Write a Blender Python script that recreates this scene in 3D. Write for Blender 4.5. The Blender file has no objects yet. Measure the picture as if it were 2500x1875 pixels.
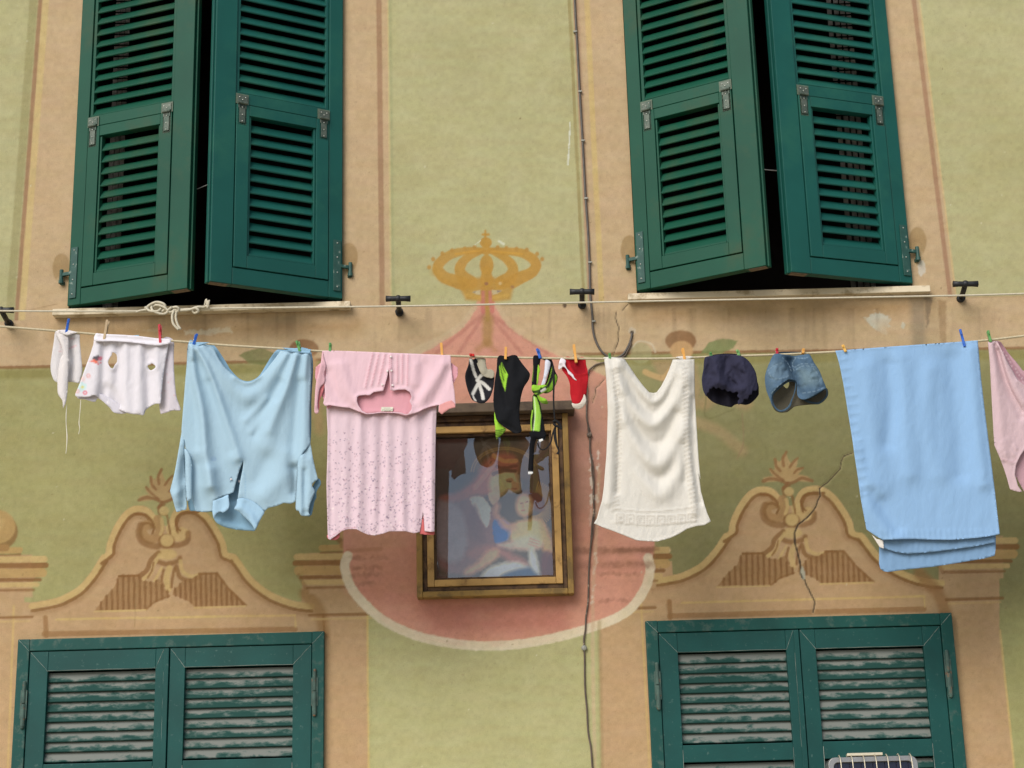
import bpy, bmesh, math, random
import numpy as np
from math import radians, cos, sin, pi
from mathutils import Vector, Matrix
from mathutils.geometry import delaunay_2d_cdt
SC = bpy.context.scene
COL = SC.collection
random.seed(7)
# ------------------------------------------------------------------ camera model
D = 7.2; CZ = 1.6; TH = radians(15.8); RHO = .027; FPX = 4000.
vF = np.array([0, cos(TH), sin(TH)]); vR0 = np.array([1., 0, 0]); vU0 = np.array([0, -sin(TH), cos(TH)])
vR = cos(RHO)*vR0 - sin(RHO)*vU0; vU = cos(RHO)*vU0 + sin(RHO)*vR0
vC = np.array([0, -D, CZ])
def at_plane(P, Y):
    """picture measurements (N,2) -> world points on the vertical plane y=Y (Y scalar or array)"""
    P = np.asarray(P, float).reshape(-1, 2)
    d = vF*FPX + vR*(P[:, :1]-1250) - vU*(P[:, 1:]-937.5)
    t = (np.asarray(Y)-vC[1])/d[:, 1]
    return vC + d*t[:, None]
def P3(x, y, Y=0.):
    return Vector(at_plane([(x, y)], Y)[0])
def project(W):
    d = W - vC; w = d@vF
    return np.stack([1250+FPX*(d@vR)/w, 937.5-FPX*(d@vU)/w], 1)
def K(ox, oy, s, pts):
    return [(ox+p[0]/s, oy+p[1]/s)+tuple(p[2:]) for p in pts]
A = lambda *p: K(100, 760, 4, p)
B = lambda *p: K(350, 810, 4, p)
C_ = lambda *p: K(400, 1100, 4, p)
D_ = lambda *p: K(740, 830, 4, p)
E_ = lambda *p: K(1090, 830, 4, p)
F_ = lambda *p: K(1400, 850, 4, p)
G_ = lambda *p: K(1800, 800, 4, p)
H_ = lambda *p: K(1947, 780, 4, p)
I_ = lambda *p: K(1000, 1050, 4, p)
J_ = lambda *p: K(1650, 1080, 4, p)
L_ = lambda *p: K(1000, 500, 4, p)
def lin(c):
    c = np.asarray(c, float)/255.
    return np.where(c <= .04045, c/12.92, ((c+.055)/1.055)**2.4)
# ------------------------------------------------------------------ numpy noise
_rng = np.random.RandomState(5)
_T = _rng.rand(256, 256)
def vnoise(x, y):
    ix = np.floor(x).astype(int); iy = np.floor(y).astype(int)
    fx = x-ix; fy = y-iy
    fx = fx*fx*(3-2*fx); fy = fy*fy*(3-2*fy)
    a = _T[ix % 256, iy % 256]; b = _T[(ix+1) % 256, iy % 256]
    c = _T[ix % 256, (iy+1) % 256]; d = _T[(ix+1) % 256, (iy+1) % 256]
    return (a*(1-fx)+b*fx)*(1-fy)+(c*(1-fx)+d*fx)*fy
def fbm(x, y, n=4, sd=0.):
    s = 0; a = 1; t = 0
    for i in range(n):
        s = s + a*vnoise(x*2**i+17.3*i+sd, y*2**i+9.1*i+sd*1.7); t += a; a *= .5
    return s/t
# ------------------------------------------------------------------ splines, distances
def spl(pts, n=6, closed=False):
    """Catmull-Rom through pts"""
    p = np.array([q[:2] for q in pts], float)
    if closed: q = np.vstack([p[-1:], p, p[:2]])
    else: q = np.vstack([2*p[:1]-p[1:2], p, 2*p[-1:]-p[-2:-1]])
    out = []
    for i in range(1, len(q)-2):
        for k in range(n):
            t = k/n
            out.append(.5*((2*q[i])+(-q[i-1]+q[i+1])*t+(2*q[i-1]-5*q[i]+4*q[i+1]-q[i+2])*t*t+(-q[i-1]+3*q[i]-3*q[i+1]+q[i+2])*t**3))
    if not closed: out.append(q[-2])
    return np.array(out)
def pdist(P, pts, closed=False):
    pts = np.asarray(pts, float)
    if closed: pts = np.vstack([pts, pts[:1]])
    if len(pts) == 1: pts = np.vstack([pts, pts+.01])
    best = np.full(len(P), 1e9); tt = np.zeros(len(P))
    L = np.r_[0, np.cumsum(np.hypot(*(pts[1:]-pts[:-1]).T))]
    tot = max(L[-1], 1e-6)
    for i in range(len(pts)-1):
        a = pts[i]; v = pts[i+1]-a; vv = v@v
        if vv < 1e-12: continue
        t = np.clip(((P-a)@v)/vv, 0, 1)
        dx = P[:, 0]-a[0]-t*v[0]; dy = P[:, 1]-a[1]-t*v[1]
        d = dx*dx+dy*dy
        m = d < best
        best[m] = d[m]; tt[m] = ((L[i]+t*math.sqrt(vv))/tot)[m]
    return np.sqrt(best), tt
def inside(P, poly):
    poly = np.asarray(poly, float); r = np.zeros(len(P), bool)
    x, y = P[:, 0], P[:, 1]; n = len(poly); j = n-1
    for i in range(n):
        xi, yi = poly[i]; xj, yj = poly[j]
        if yi != yj:
            c = ((yi > y) != (yj > y)) & (x < (xj-xi)*(y-yi)/(yj-yi)+xi)
            r ^= c
        j = i
    return r
class Painter:
    """colours and relief on a set of points (coordinates in photo units)"""
    def __init__(s, P, base=(128, 128, 128)):
        s.P = np.asarray(P, float); s.c = np.tile(lin(base), (len(P), 1)); s.h = np.zeros(len(P))
        s.n = None
    def noise(s):
        if s.n is None:
            s.n = fbm(s.P[:, 0]/7., s.P[:, 1]/7., 3)-.5
            s.n2 = fbm(s.P[:, 0]/45., s.P[:, 1]/45., 3, 40)-.5
        return s.n, s.n2
    def _sel(s, pts, m):
        pts = np.asarray(pts)
        lo = pts.min(0)-m; hi = pts.max(0)+m
        return np.nonzero((s.P[:, 0] > lo[0]) & (s.P[:, 0] < hi[0]) & (s.P[:, 1] > lo[1]) & (s.P[:, 1] < hi[1]))[0]
    def _mix(s, k, col, al):
        s.c[k] += (lin(col)-s.c[k])*al[:, None]
    def stroke(s, pts, w, col, a=1., soft=3., w1=None, rough=0., curve=True):
        pts = np.array([q[:2] for q in pts], float)
        if curve and len(pts) > 2: pts = spl(pts)
        if soft <= 8: soft = max(1.5, soft*.6)
        k = s._sel(pts, max(w, w1 or 0)+soft+4)
        if not len(k): return
        d, t = pdist(s.P[k], pts)
        ww = w if w1 is None else w+(w1-w)*t
        if rough:
            n, n2 = s.noise(); d = d+n[k]*rough*6
            a = a*np.clip(1+n2[k]*rough, 0, 1)
        s._mix(k, col, a*np.clip(.5-(d-ww/2)/soft, 0, 1))
    def poly(s, pts, col, a=1., soft=3., rough=0., curve=False, ground=False):
        pts = np.array([q[:2] for q in pts], float)
        if curve: pts = spl(pts, closed=True)
        if soft <= 8: soft = max(1.5, soft*.6)
        k = s._sel(pts, soft+4)
        if not len(k): return
        d, _ = pdist(s.P[k], pts, True)
        d = np.where(inside(s.P[k], pts), -d, d)
        if rough:
            n, n2 = s.noise(); d = d+n[k]*rough*6
            a = a*np.clip(1+n2[k]*rough, 0, 1)
        s._mix(k, col, a*np.clip(.5-d/soft, 0, 1))
    def ell(s, cx, cy, rx, ry, col, a=1., soft=3., rough=0., rot=0):
        q = [(cx+rx*cos(t)*cos(rot)-ry*sin(t)*sin(rot), cy+rx*cos(t)*sin(rot)+ry*sin(t)*cos(rot)) for t in np.linspace(0, 2*pi, 24)[:-1]]
        s.poly(q, col, a, soft, rough)
    def ridge(s, pts, w, amp, w1=None, amp1=None, curve=True):
        pts = np.array([q[:2] for q in pts], float)
        if curve and len(pts) > 2: pts = spl(pts)
        k = s._sel(pts, 3*max(w, w1 or 0))
        if not len(k): return
        d, t = pdist(s.P[k], pts)
        ww = w if w1 is None else w+(w1-w)*t
        aa = amp if amp1 is None else amp+(amp1-amp)*t
        s.h[k] += aa*np.exp(-(d/ww)**2)
# ------------------------------------------------------------------ materials
def nt(m):
    return m.node_tree.nodes, m.node_tree.links
def new_mat(name):
    m = bpy.data.materials.new(name); m.use_nodes = True
    return m
def mat(name, rgb, rough=.6, var=.12, scale=20., bump=.1, bscale=None, metal=0., spec=.3, stretch=(1, 1, 1), wear=None, wear_amt=.5, wscale=30., wstretch=(1, 1, 1)):
    m = new_mat(name); N, Lk = nt(m); b = N['Principled BSDF']
    b.inputs['Roughness'].default_value = rough; b.inputs['Metallic'].default_value = metal
    b.inputs['Specular IOR Level'].default_value = spec
    tc = N.new('ShaderNodeTexCoord'); mp = N.new('ShaderNodeMapping'); mp.inputs['Scale'].default_value = stretch
    Lk.new(tc.outputs['Object'], mp.inputs['Vector'])
    no = N.new('ShaderNodeTexNoise'); no.inputs['Scale'].default_value = scale; no.inputs['Detail'].default_value = 6
    Lk.new(mp.outputs[0], no.inputs['Vector'])
    cr = N.new('ShaderNodeValToRGB'); c = lin(rgb)
    cr.color_ramp.elements[0].position = .3; cr.color_ramp.elements[1].position = .7
    cr.color_ramp.elements[0].color = (*np.clip(c*(1-var), 0, 1), 1); cr.color_ramp.elements[1].color = (*np.clip(c*(1+var), 0, 1), 1)
    Lk.new(no.outputs['Fac'], cr.inputs['Fac'])
    out = cr.outputs['Color']
    if wear is not None:
        mp2 = N.new('ShaderNodeMapping'); mp2.inputs['Scale'].default_value = wstretch
        Lk.new(tc.outputs['Object'], mp2.inputs['Vector'])
        n2 = N.new('ShaderNodeTexNoise'); n2.inputs['Scale'].default_value = wscale; n2.inputs['Detail'].default_value = 8; n2.inputs['Roughness'].default_value = .65
        Lk.new(mp2.outputs[0], n2.inputs['Vector'])
        r2 = N.new('ShaderNodeValToRGB'); r2.color_ramp.elements[0].position = .62-.3*wear_amt; r2.color_ramp.elements[1].position = .72-.25*wear_amt
        Lk.new(n2.outputs['Fac'], r2.inputs['Fac'])
        mx = N.new('ShaderNodeMix'); mx.data_type = 'RGBA'
        Lk.new(r2.outputs['Color'], mx.inputs['Factor']); Lk.new(out, mx.inputs['A']); mx.inputs['B'].default_value = (*lin(wear), 1)
        out = mx.outputs['Result']
    Lk.new(out, b.inputs['Base Color'])
    if bump:
        bn = N.new('ShaderNodeTexNoise'); bn.inputs['Scale'].default_value = bscale or scale*4; bn.inputs['Detail'].default_value = 5
        Lk.new(mp.outputs[0], bn.inputs['Vector'])
        bp = N.new('ShaderNodeBump'); bp.inputs['Strength'].default_value = bump; bp.inputs['Distance'].default_value = .002
        Lk.new(bn.outputs['Fac'], bp.inputs['Height']); Lk.new(bp.outputs[0], b.inputs['Normal'])
    return m
def attr_mat(name, rough=.9, grain=.1, gscale=250., bump=.3, bscale=300., bdist=.002, transl=0., big=.0, spec=.2, wave=0.):
    """colour from the painted/printed attribute, broken up with noise"""
    m = new_mat(name); N, Lk = nt(m); b = N['Principled BSDF']
    b.inputs['Roughness'].default_value = rough; b.inputs['Specular IOR Level'].default_value = spec
    at = N.new('ShaderNodeAttribute'); at.attribute_name = 'Col'
    tc = N.new('ShaderNodeTexCoord')
    no = N.new('ShaderNodeTexNoise'); no.inputs['Scale'].default_value = gscale; no.inputs['Detail'].default_value = 4; no.inputs['Roughness'].default_value = .7
    Lk.new(tc.outputs['Object'], no.inputs['Vector'])
    mr = N.new('ShaderNodeMapRange'); mr.inputs['From Min'].default_value = .25; mr.inputs['From Max'].default_value = .75
    mr.inputs['To Min'].default_value = 1-grain; mr.inputs['To Max'].default_value = 1+grain
    Lk.new(no.outputs['Fac'], mr.inputs['Value'])
    fac = mr.outputs[0]
    if big:
        n2 = N.new('ShaderNodeTexNoise'); n2.inputs['Scale'].default_value = 2.3; n2.inputs['Detail'].default_value = 7
        Lk.new(tc.outputs['Object'], n2.inputs['Vector'])
        m2 = N.new('ShaderNodeMapRange'); m2.inputs['From Min'].default_value = .3; m2.inputs['From Max'].default_value = .7
        m2.inputs['To Min'].default_value = 1-big; m2.inputs['To Max'].default_value = 1+big
        Lk.new(n2.outputs['Fac'], m2.inputs['Value'])
        mm = N.new('ShaderNodeMath'); mm.operation = 'MULTIPLY'
        Lk.new(fac, mm.inputs[0]); Lk.new(m2.outputs[0], mm.inputs[1]); fac = mm.outputs[0]
    vm = N.new('ShaderNodeVectorMath'); vm.operation = 'SCALE'
    Lk.new(at.outputs['Color'], vm.inputs[0]); Lk.new(fac, vm.inputs['Scale'])
    Lk.new(vm.outputs[0], b.inputs['Base Color'])
    bn = N.new('ShaderNodeTexNoise'); bn.inputs['Scale'].default_value = bscale; bn.inputs['Detail'].default_value = 6; bn.inputs['Roughness'].default_value = .65
    Lk.new(tc.outputs['Object'], bn.inputs['Vector'])
    bp = N.new('ShaderNodeBump'); bp.inputs['Strength'].default_value = bump; bp.inputs['Distance'].default_value = bdist
    Lk.new(bn.outputs['Fac'], bp.inputs['Height']); Lk.new(bp.outputs[0], b.inputs['Normal'])
    if wave:      # small creases
        mp = N.new('ShaderNodeMapping'); mp.inputs['Scale'].default_value = (1.5, 1, .8); mp.inputs['Rotation'].default_value = (0, .3, 0)
        Lk.new(tc.outputs['Object'], mp.inputs['Vector'])
        wn = N.new('ShaderNodeTexNoise'); wn.inputs['Scale'].default_value = 26; wn.inputs['Detail'].default_value = 6; wn.inputs['Roughness'].default_value = .62; wn.inputs['Distortion'].default_value = .6
        Lk.new(mp.outputs[0], wn.inputs['Vector'])
        b2 = N.new('ShaderNodeBump'); b2.inputs['Strength'].default_value = 1.; b2.inputs['Distance'].default_value = wave
        Lk.new(wn.outputs['Fac'], b2.inputs['Height']); Lk.new(b2.outputs[0], bp.inputs['Normal'])
    if transl:
        tr = N.new('ShaderNodeBsdfTranslucent'); Lk.new(vm.outputs[0], tr.inputs['Color']); Lk.new(bp.outputs[0], tr.inputs['Normal'])
        mx = N.new('ShaderNodeMixShader'); mx.inputs[0].default_value = transl
        Lk.new(b.outputs[0], mx.inputs[1]); Lk.new(tr.outputs[0], mx.inputs[2])
        Lk.new(mx.outputs[0], N['Material Output'].inputs['Surface'])
    return m
# ------------------------------------------------------------------ objects
def tag(o, label=None, cat=None, group=None, kind=None):
    if label: o['label'] = label
    if cat: o['category'] = cat
    if group: o['group'] = group
    if kind: o['kind'] = kind
    return o
def empty(name, loc=(0, 0, 0), rz=0.):
    o = bpy.data.objects.new(name, None); COL.objects.link(o); o.location = loc; o.rotation_euler[2] = rz
    o.empty_display_size = .05
    return o
def put(name, me, m, parent=None, loc=None, smooth=False):
    if m and not me.materials: me.materials.append(m)
    o = bpy.data.objects.new(name, me); COL.objects.link(o)
    if loc is not None: o.location = loc
    if parent is not None: o.parent = parent
    if smooth: me.shade_smooth()
    return o
class MB:
    def __init__(s): s.v = []; s.f = []
    def add(s, v, f):
        n = len(s.v); s.v += [tuple(q) for q in v]; s.f += [tuple(i+n for i in q) for q in f]
        return s
    def box(s, x0, x1, y0, y1, z0, z1, M=None):
        v = [Vector((x, y, z)) for x in (x0, x1) for y in (y0, y1) for z in (z0, z1)]
        if M is not None: v = [M@q for q in v]
        return s.add(v, [(0, 1, 3, 2), (4, 6, 7, 5), (0, 4, 5, 1), (2, 3, 7, 6), (0, 2, 6, 4), (1, 5, 7, 3)])
    def prism(s, ring0, ring1, cap=True):
        n = len(ring0); f = [(i, (i+1) % n, n+(i+1) % n, n+i) for i in range(n)]
        if cap: f += [tuple(range(n))[::-1], tuple(range(n, 2*n))]
        return s.add(list(ring0)+list(ring1), f)
    def tube(s, pts, r, n=8, cap=True, rr=None):
        pts = [Vector(p) for p in pts]; rings = []; up = None
        for i, p in enumerate(pts):
            t = (pts[min(i+1, len(pts)-1)]-pts[max(i-1, 0)]).normalized()
            if up is None: up = Vector((0, 0, 1)) if abs(t.z) < .9 else Vector((0, 1, 0))
            a = t.cross(up).normalized(); up = a.cross(t).normalized()
            q = rr[i] if rr is not None else r
            rings.append([p+a*q*cos(2*pi*k/n)+up*q*sin(2*pi*k/n) for k in range(n)])
        v = [q for ri in rings for q in ri]; f = []
        for i in range(len(rings)-1):
            for k in range(n):
                f.append((i*n+k, i*n+(k+1) % n, (i+1)*n+(k+1) % n, (i+1)*n+k))
        if cap: f += [tuple(range(n))[::-1], tuple(range(len(v)-n, len(v)))]
        return s.add(v, f)
    def sphere(s, c, r, nu=12, nv=8, sc=(1, 1, 1)):
        c = Vector(c); v = []; f = []
        for j in range(nv+1):
            ph = pi*j/nv
            for i in range(nu):
                a = 2*pi*i/nu
                v.append(c+Vector((r*sc[0]*sin(ph)*cos(a), r*sc[1]*sin(ph)*sin(a), r*sc[2]*cos(ph))))
        for j in range(nv):
            for i in range(nu): f.append((j*nu+i, j*nu+(i+1) % nu, (j+1)*nu+(i+1) % nu, (j+1)*nu+i))
        return s.add(v, f)
    def mesh(s, name):
        me = bpy.data.meshes.new(name); me.from_pydata(s.v, [], s.f)
        bm = bmesh.new(); bm.from_mesh(me); bmesh.ops.remove_doubles(bm, verts=bm.verts, dist=1e-6); bmesh.ops.recalc_face_normals(bm, faces=bm.faces); bm.to_mesh(me); bm.free()
        return me
    def build(s, name, m, parent=None, loc=None, smooth=False, bevel=0.):
        o = put(name, s.mesh(name), m, parent, loc, smooth)
        if bevel:
            b = o.modifiers.new('b', 'BEVEL'); b.width = bevel; b.segments = 2; b.limit_method = 'ANGLE'; b.angle_limit = radians(40)
        return o
def build2(a, ma, b, mb, name, parent, bevel=0., smooth=False):
    n = len(a.f); a.add(b.v, b.f)
    me = bpy.data.meshes.new(name); me.from_pydata(a.v, [], a.f); me.materials.append(ma); me.materials.append(mb)
    ix = np.zeros(len(a.f), np.int32); ix[n:] = 1; me.polygons.foreach_set('material_index', ix)
    bm = bmesh.new(); bm.from_mesh(me); bmesh.ops.recalc_face_normals(bm, faces=bm.faces); bm.to_mesh(me); bm.free()
    o = put(name, me, None, parent)
    if bevel:
        q = o.modifiers.new('b', 'BEVEL'); q.width = bevel; q.segments = 2; q.limit_method = 'ANGLE'; q.angle_limit = radians(40)
    return o
def dense_mesh(name, V, Fc, colors, m, parent=None, smooth=False):
    me = bpy.data.meshes.new(name)
    V = np.asarray(V, np.float32); Fc = np.asarray(Fc, np.int32); k = Fc.shape[1]
    me.vertices.add(len(V)); me.vertices.foreach_set('co', V.ravel())
    me.loops.add(Fc.size); me.loops.foreach_set('vertex_index', Fc.ravel())
    me.polygons.add(len(Fc)); me.polygons.foreach_set('loop_start', np.arange(len(Fc), dtype=np.int32)*k)
    me.update(calc_edges=True); me.validate()
    a = me.color_attributes.new('Col', 'FLOAT_COLOR', 'POINT')
    cc = np.ones((len(V), 4), np.float32); cc[:, :3] = np.clip(colors, 0, 1); a.data.foreach_set('color', cc.ravel())
    o = put(name, me, m, parent)
    if smooth: me.shade_smooth()
    return o
def resample(poly, step):
    poly = np.asarray(poly, float); out = []
    for i in range(len(poly)):
        a = poly[i]; b = poly[(i+1) % len(poly)]; n = max(1, int(round(np.hypot(*(b-a))/step)))
        for k in range(n): out.append(a+(b-a)*k/n)
    return np.array(out)
def cloth(name, parent, outline, Y0, m, base, paint=None, step=4., holes=(), curve=True, thick=.0012, crumple=.0015, crscale=26., label=None, edge=0., slope=0.):
    """one layer of fabric: outline in photo units, laid in depth at Y0 and folded by the relief that paint() lays down (metres, + = towards the street)"""
    out = np.array([q[:2] for q in outline], float)
    if curve: out = spl(out, 5, True)
    rings = [resample(out, step)]
    for h in holes: rings.append(resample(spl(h, 4, True) if curve else np.array(h, float), step))
    lo = out.min(0); hi = out.max(0)
    xs = np.arange(lo[0], hi[0], step); ys = np.arange(lo[1], hi[1], step*.87)
    gx, gy = np.meshgrid(xs, ys); gx = gx+(np.arange(len(ys)) % 2)[:, None]*step*.5
    G = np.stack([gx.ravel(), gy.ravel()], 1)
    ok = inside(G, out)
    for r in rings[1:]: ok &= ~inside(G, r)
    G = G[ok]
    for r in rings:
        d, _ = pdist(G, r, True); G = G[d > step*.55]
    pts = []; edges = []
    for r in rings:
        n0 = len(pts); pts += [tuple(q) for q in r]
        edges += [(n0+i, n0+(i+1) % len(r)) for i in range(len(r))]
    pts += [tuple(q) for q in G]
    vo, eo, fo, *_ = delaunay_2d_cdt([Vector(p) for p in pts], edges, [], 0, 1e-4)
    V2 = np.array([(v.x, v.y) for v in vo]); T = np.array([f for f in fo if len(f) == 3])
    cen = V2[T].mean(1); ok = inside(cen, rings[0])
    for r in rings[1:]: ok &= ~inside(cen, r)
    T = T[ok]
    pa = Painter(V2, base)
    if crumple:
        sd = len(name) % 7+lo[0]*.01
        q = fbm(V2[:, 0]/(crscale*.6), V2[:, 1]/(crscale*1.9), 4, sd)-.5
        q2 = np.abs(fbm(V2[:, 0]/(crscale*.55)+V2[:, 1]/(crscale*1.6), V2[:, 1]/(crscale*1.3)-V2[:, 0]/(crscale*2.2), 3, sd+3)-.5)
        pa.h += q*crumple*2.4+(q2-.12)*crumple*1.8
    if edge:
        for r in rings:
            d, _ = pdist(V2, r, True); pa.h += edge*np.exp(-(d/4.)**2)
    if paint: paint(pa)
    Y = Y0-pa.h+slope*(V2[:, 1]-lo[1])
    W = at_plane(V2, Y)
    # face towards the street
    a, b, c = W[T[0][0]], W[T[0][1]], W[T[0][2]]
    if np.cross(b-a, c-a)[1] > 0: T = T[:, ::-1]
    org = None
    if parent is not None and parent.type == 'EMPTY': W = W-np.array(parent.location)
    o = dense_mesh(name, W, T, pa.c, m, parent, True)
    if thick:
        sm = o.modifiers.new('s', 'SOLIDIFY'); sm.thickness = thick; sm.offset = 0
    if label: o['label'] = label
    return o
GLASS_GAIN = 2.1; SUN_EL = 38; SUN_AZ = -30; SUN = 2.1; SUN_ANG = 40; SKY = .092; EXPO = .42
# ------------------------------------------------------------------ facade with frescoes
GREEN = (187, 174, 123); TAN = (200, 166, 123); PTAN = (191, 152, 108)
LITE = (204, 168, 108); DARK = (140, 96, 54); BRN = (166, 122, 88)
facade = tag(empty('house_facade', (0, 0, 0)), 'old plastered house front painted with frescoes, green shutters and a pink medallion', 'house')
def w2(pts, Y=0): return project(np.array([(x, Y, z) for x, z in pts]))
WIN = [(-2.047, -.776, 4.045, 6.2), (.590, 1.868, 4.045, 6.2)]           # upper openings
LOW = [(-2.186, -.849, 1.15, 2.531), (.554, 1.892, 1.15, 2.538)]          # lower ones
def axis(lo, hi, fl, fh, st, extra):
    a = list(np.arange(fl, fh+st/2, st))
    a = [v for v in a if all(abs(v-e) > st*.45 for e in extra)]
    a += [e for e in extra]
    c = list(np.arange(lo, fl-.01, .15))+list(np.arange(fh+.15, hi, .15))+[hi]
    return np.array(sorted(set(np.round(a+c, 5))))
exx = sorted({v for w in WIN+[] for v in w[:2]}|{v for w in LOW for v in (w[0]+.02, w[1]-.02)})
exz = [4.045, 2.511, 2.518, 6.2, 1.17]
xs = axis(-6.0, 6.0, -2.75, 2.75, .005, exx)
zs = axis(0., 8.4, 1.70, 5.85, .005, [e for e in exz])
NX, NZ = len(xs), len(zs)
GX, GZ = np.meshgrid(xs, zs)
W = np.stack([GX.ravel(), np.zeros(NX*NZ), GZ.ravel()], 1)
PX = project(W)
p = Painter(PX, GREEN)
# broad weathering of the lime wash as noise; zones of darker and paler green follow
big = fbm(PX[:, 0]/420., PX[:, 1]/420., 5, 3)-.5
p.c *= (1+big[:, None]*np.array([.16, .18, .30]))
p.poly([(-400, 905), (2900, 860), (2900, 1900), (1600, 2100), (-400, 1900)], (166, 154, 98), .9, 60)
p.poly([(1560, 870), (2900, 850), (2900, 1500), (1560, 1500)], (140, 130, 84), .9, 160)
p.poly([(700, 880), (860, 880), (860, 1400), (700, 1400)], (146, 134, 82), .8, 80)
p.poly([(900, 1480), (1470, 1480), (1480, 2300), (890, 2300)], (184, 172, 118), .95, 40)
p.poly([(2400, 1500), (2900, 1500), (2900, 2300), (2400, 2300)], (166, 156, 100), .9, 60)
def band(edge, cols, y0=-300, y1=760):
    """vertical painted line: edge ((x,y),(x,y)), offsets and widths"""
    (xa, ya), (xb, yb) = edge; k = (xb-xa)/(yb-ya)
    f = lambda y, o: (xa+k*(y-ya)+o, y)
    for o, w, col, a, s in cols: p.stroke([f(y0, o), f(y1, o)], w, col, a, s, rough=.25)
# upper surrounds
p.poly([(118, -600), (104, 0), (72, 400), (44, 790), (44, 860), (960, 860), (953, 745), (946, 0), (940, -600)], TAN, 1, 3)
p.poly([(1376, -600), (1398, 0), (1437, 745), (1440, 860), (2350, 860), (2333, 700), (2243, 0), (2160, -600)], TAN, 1, 3)
band(((104, 0), (45, 780)), [(-22, 20, (160, 146, 96), .7, 8), (-5, 11, (160, 112, 80), .8, 6), (8, 16, (208, 176, 116), .85, 5)], -600, 800)
band(((925, 0), (933, 740)), [(0, 13, (160, 118, 86), .75, 5), (22, 4, (212, 182, 126), .8, 3), (27, 8, (160, 156, 108), .5, 8)], -600, 748)
band(((1400, 0), (1436, 740)), [(-10, 8, (160, 140, 88), .8, 3), (6, 14, (176, 136, 106), .6, 8), (33, 13, (208, 174, 112), .9, 4)], -600, 745)
band(((2231, 0), (2322, 740)), [(0, 11, (164, 118, 88), .75, 5), (14, 4, (212, 178, 122), .8, 3)], -600, 745)
# string course
p.poly([(-400, 805), (60, 782), (955, 747), (1440, 742), (2336, 726), (2900, 712), (2900, 845), (1900, 858), (1470, 864), (1000, 873), (560, 885), (0, 898), (-400, 906)], TAN, 1, 4)
p.stroke([(-400, 905), (0, 898), (560, 885), (1000, 873), (1470, 864), (1900, 858), (2500, 850), (2900, 842)], 8, (142, 96, 60), .85, 5, rough=.5)
p.stroke([(-400, 921), (0, 914), (560, 901), (1000, 889), (1470, 880), (1900, 874), (2500, 866), (2900, 858)], 24, (146, 132, 74), .75, 10, rough=.4)
p.stroke([(955, 747), (1435, 744)], 5, (150, 120, 76), .5, 8)
p.stroke([(2336, 726), (2900, 714)], 4, (170, 134, 90), .5, 8)
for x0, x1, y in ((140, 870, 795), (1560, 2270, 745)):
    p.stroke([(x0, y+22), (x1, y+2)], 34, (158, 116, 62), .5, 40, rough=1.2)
# lower tan ground under the pediments
ped_src = J_((-240, 1330), (0, 1290), (130, 1240), (250, 1170), (370, 1040), (450, 920), (480, 885), (510, 885), (530, 780), (590, 640), (680, 510), (770, 445), (870, 430), (960, 460), (1030, 540), (1055, 610))
ped_r = J_((1170, 700), (1155, 600), (1185, 510), (1240, 450), (1340, 425), (1450, 440), (1560, 520), (1650, 640), (1720, 760), (1750, 870), (1800, 880), (1850, 910), (1980, 1080), (2110, 1190), (2260, 1270), (2460, 1330), (2700, 1350))
affL = lambda pts: [((x-1935)*.966+409, (y-1300)*1.05+1352+(x-1935)*-.004) for x, y in [q[:2] for q in pts]]
ident = lambda pts: [tuple(q[:2]) for q in pts]
def sm(pts): return [tuple(q) for q in spl(pts, 5)]
for T in (affL, ident):
    bottom = T([(2340, 1420), (2380, 2400), (1560, 2400), (1570, 1410)])
    p.poly(T(sm(ped_src))+T([(1932, 1235)])+T(sm(ped_r))+bottom, PTAN, 1, 3)
p.poly([(-400, 1380), (105, 1380), (60, 1450), (50, 2400), (-400, 2400)], PTAN, 1, 3)
p.poly([(740, 1380), (850, 1380), (893, 1440), (897, 1500), (901, 2400), (700, 2400)], PTAN, 1, 3)
p.poly([(1480, 1420), (1640, 1370), (1700, 2400), (1478, 2400), (1463, 1560)], PTAN, 1, 3)
p.poly([(2290, 1350), (2440, 1350), (2440, 1540), (2476, 1875), (2540, 2400), (2330, 2400)], PTAN, 1, 3)
p.stroke([(1, 2300), (19, 1875), (34, 1480)], 5, (206, 168, 106), .8, 4)
p.stroke([(897, 1480), (900, 1875), (904, 2300)], 5, (206, 172, 106), .85, 4, rough=.3)
p.stroke([(1564, 1455), (1586, 1875), (1605, 2300)], 5, (206, 168, 104), .7, 4)
p.stroke([(2442, 1540), (2476, 1875), (2515, 2300)], 5, (208, 172, 108), .85, 4, rough=.3)
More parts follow.
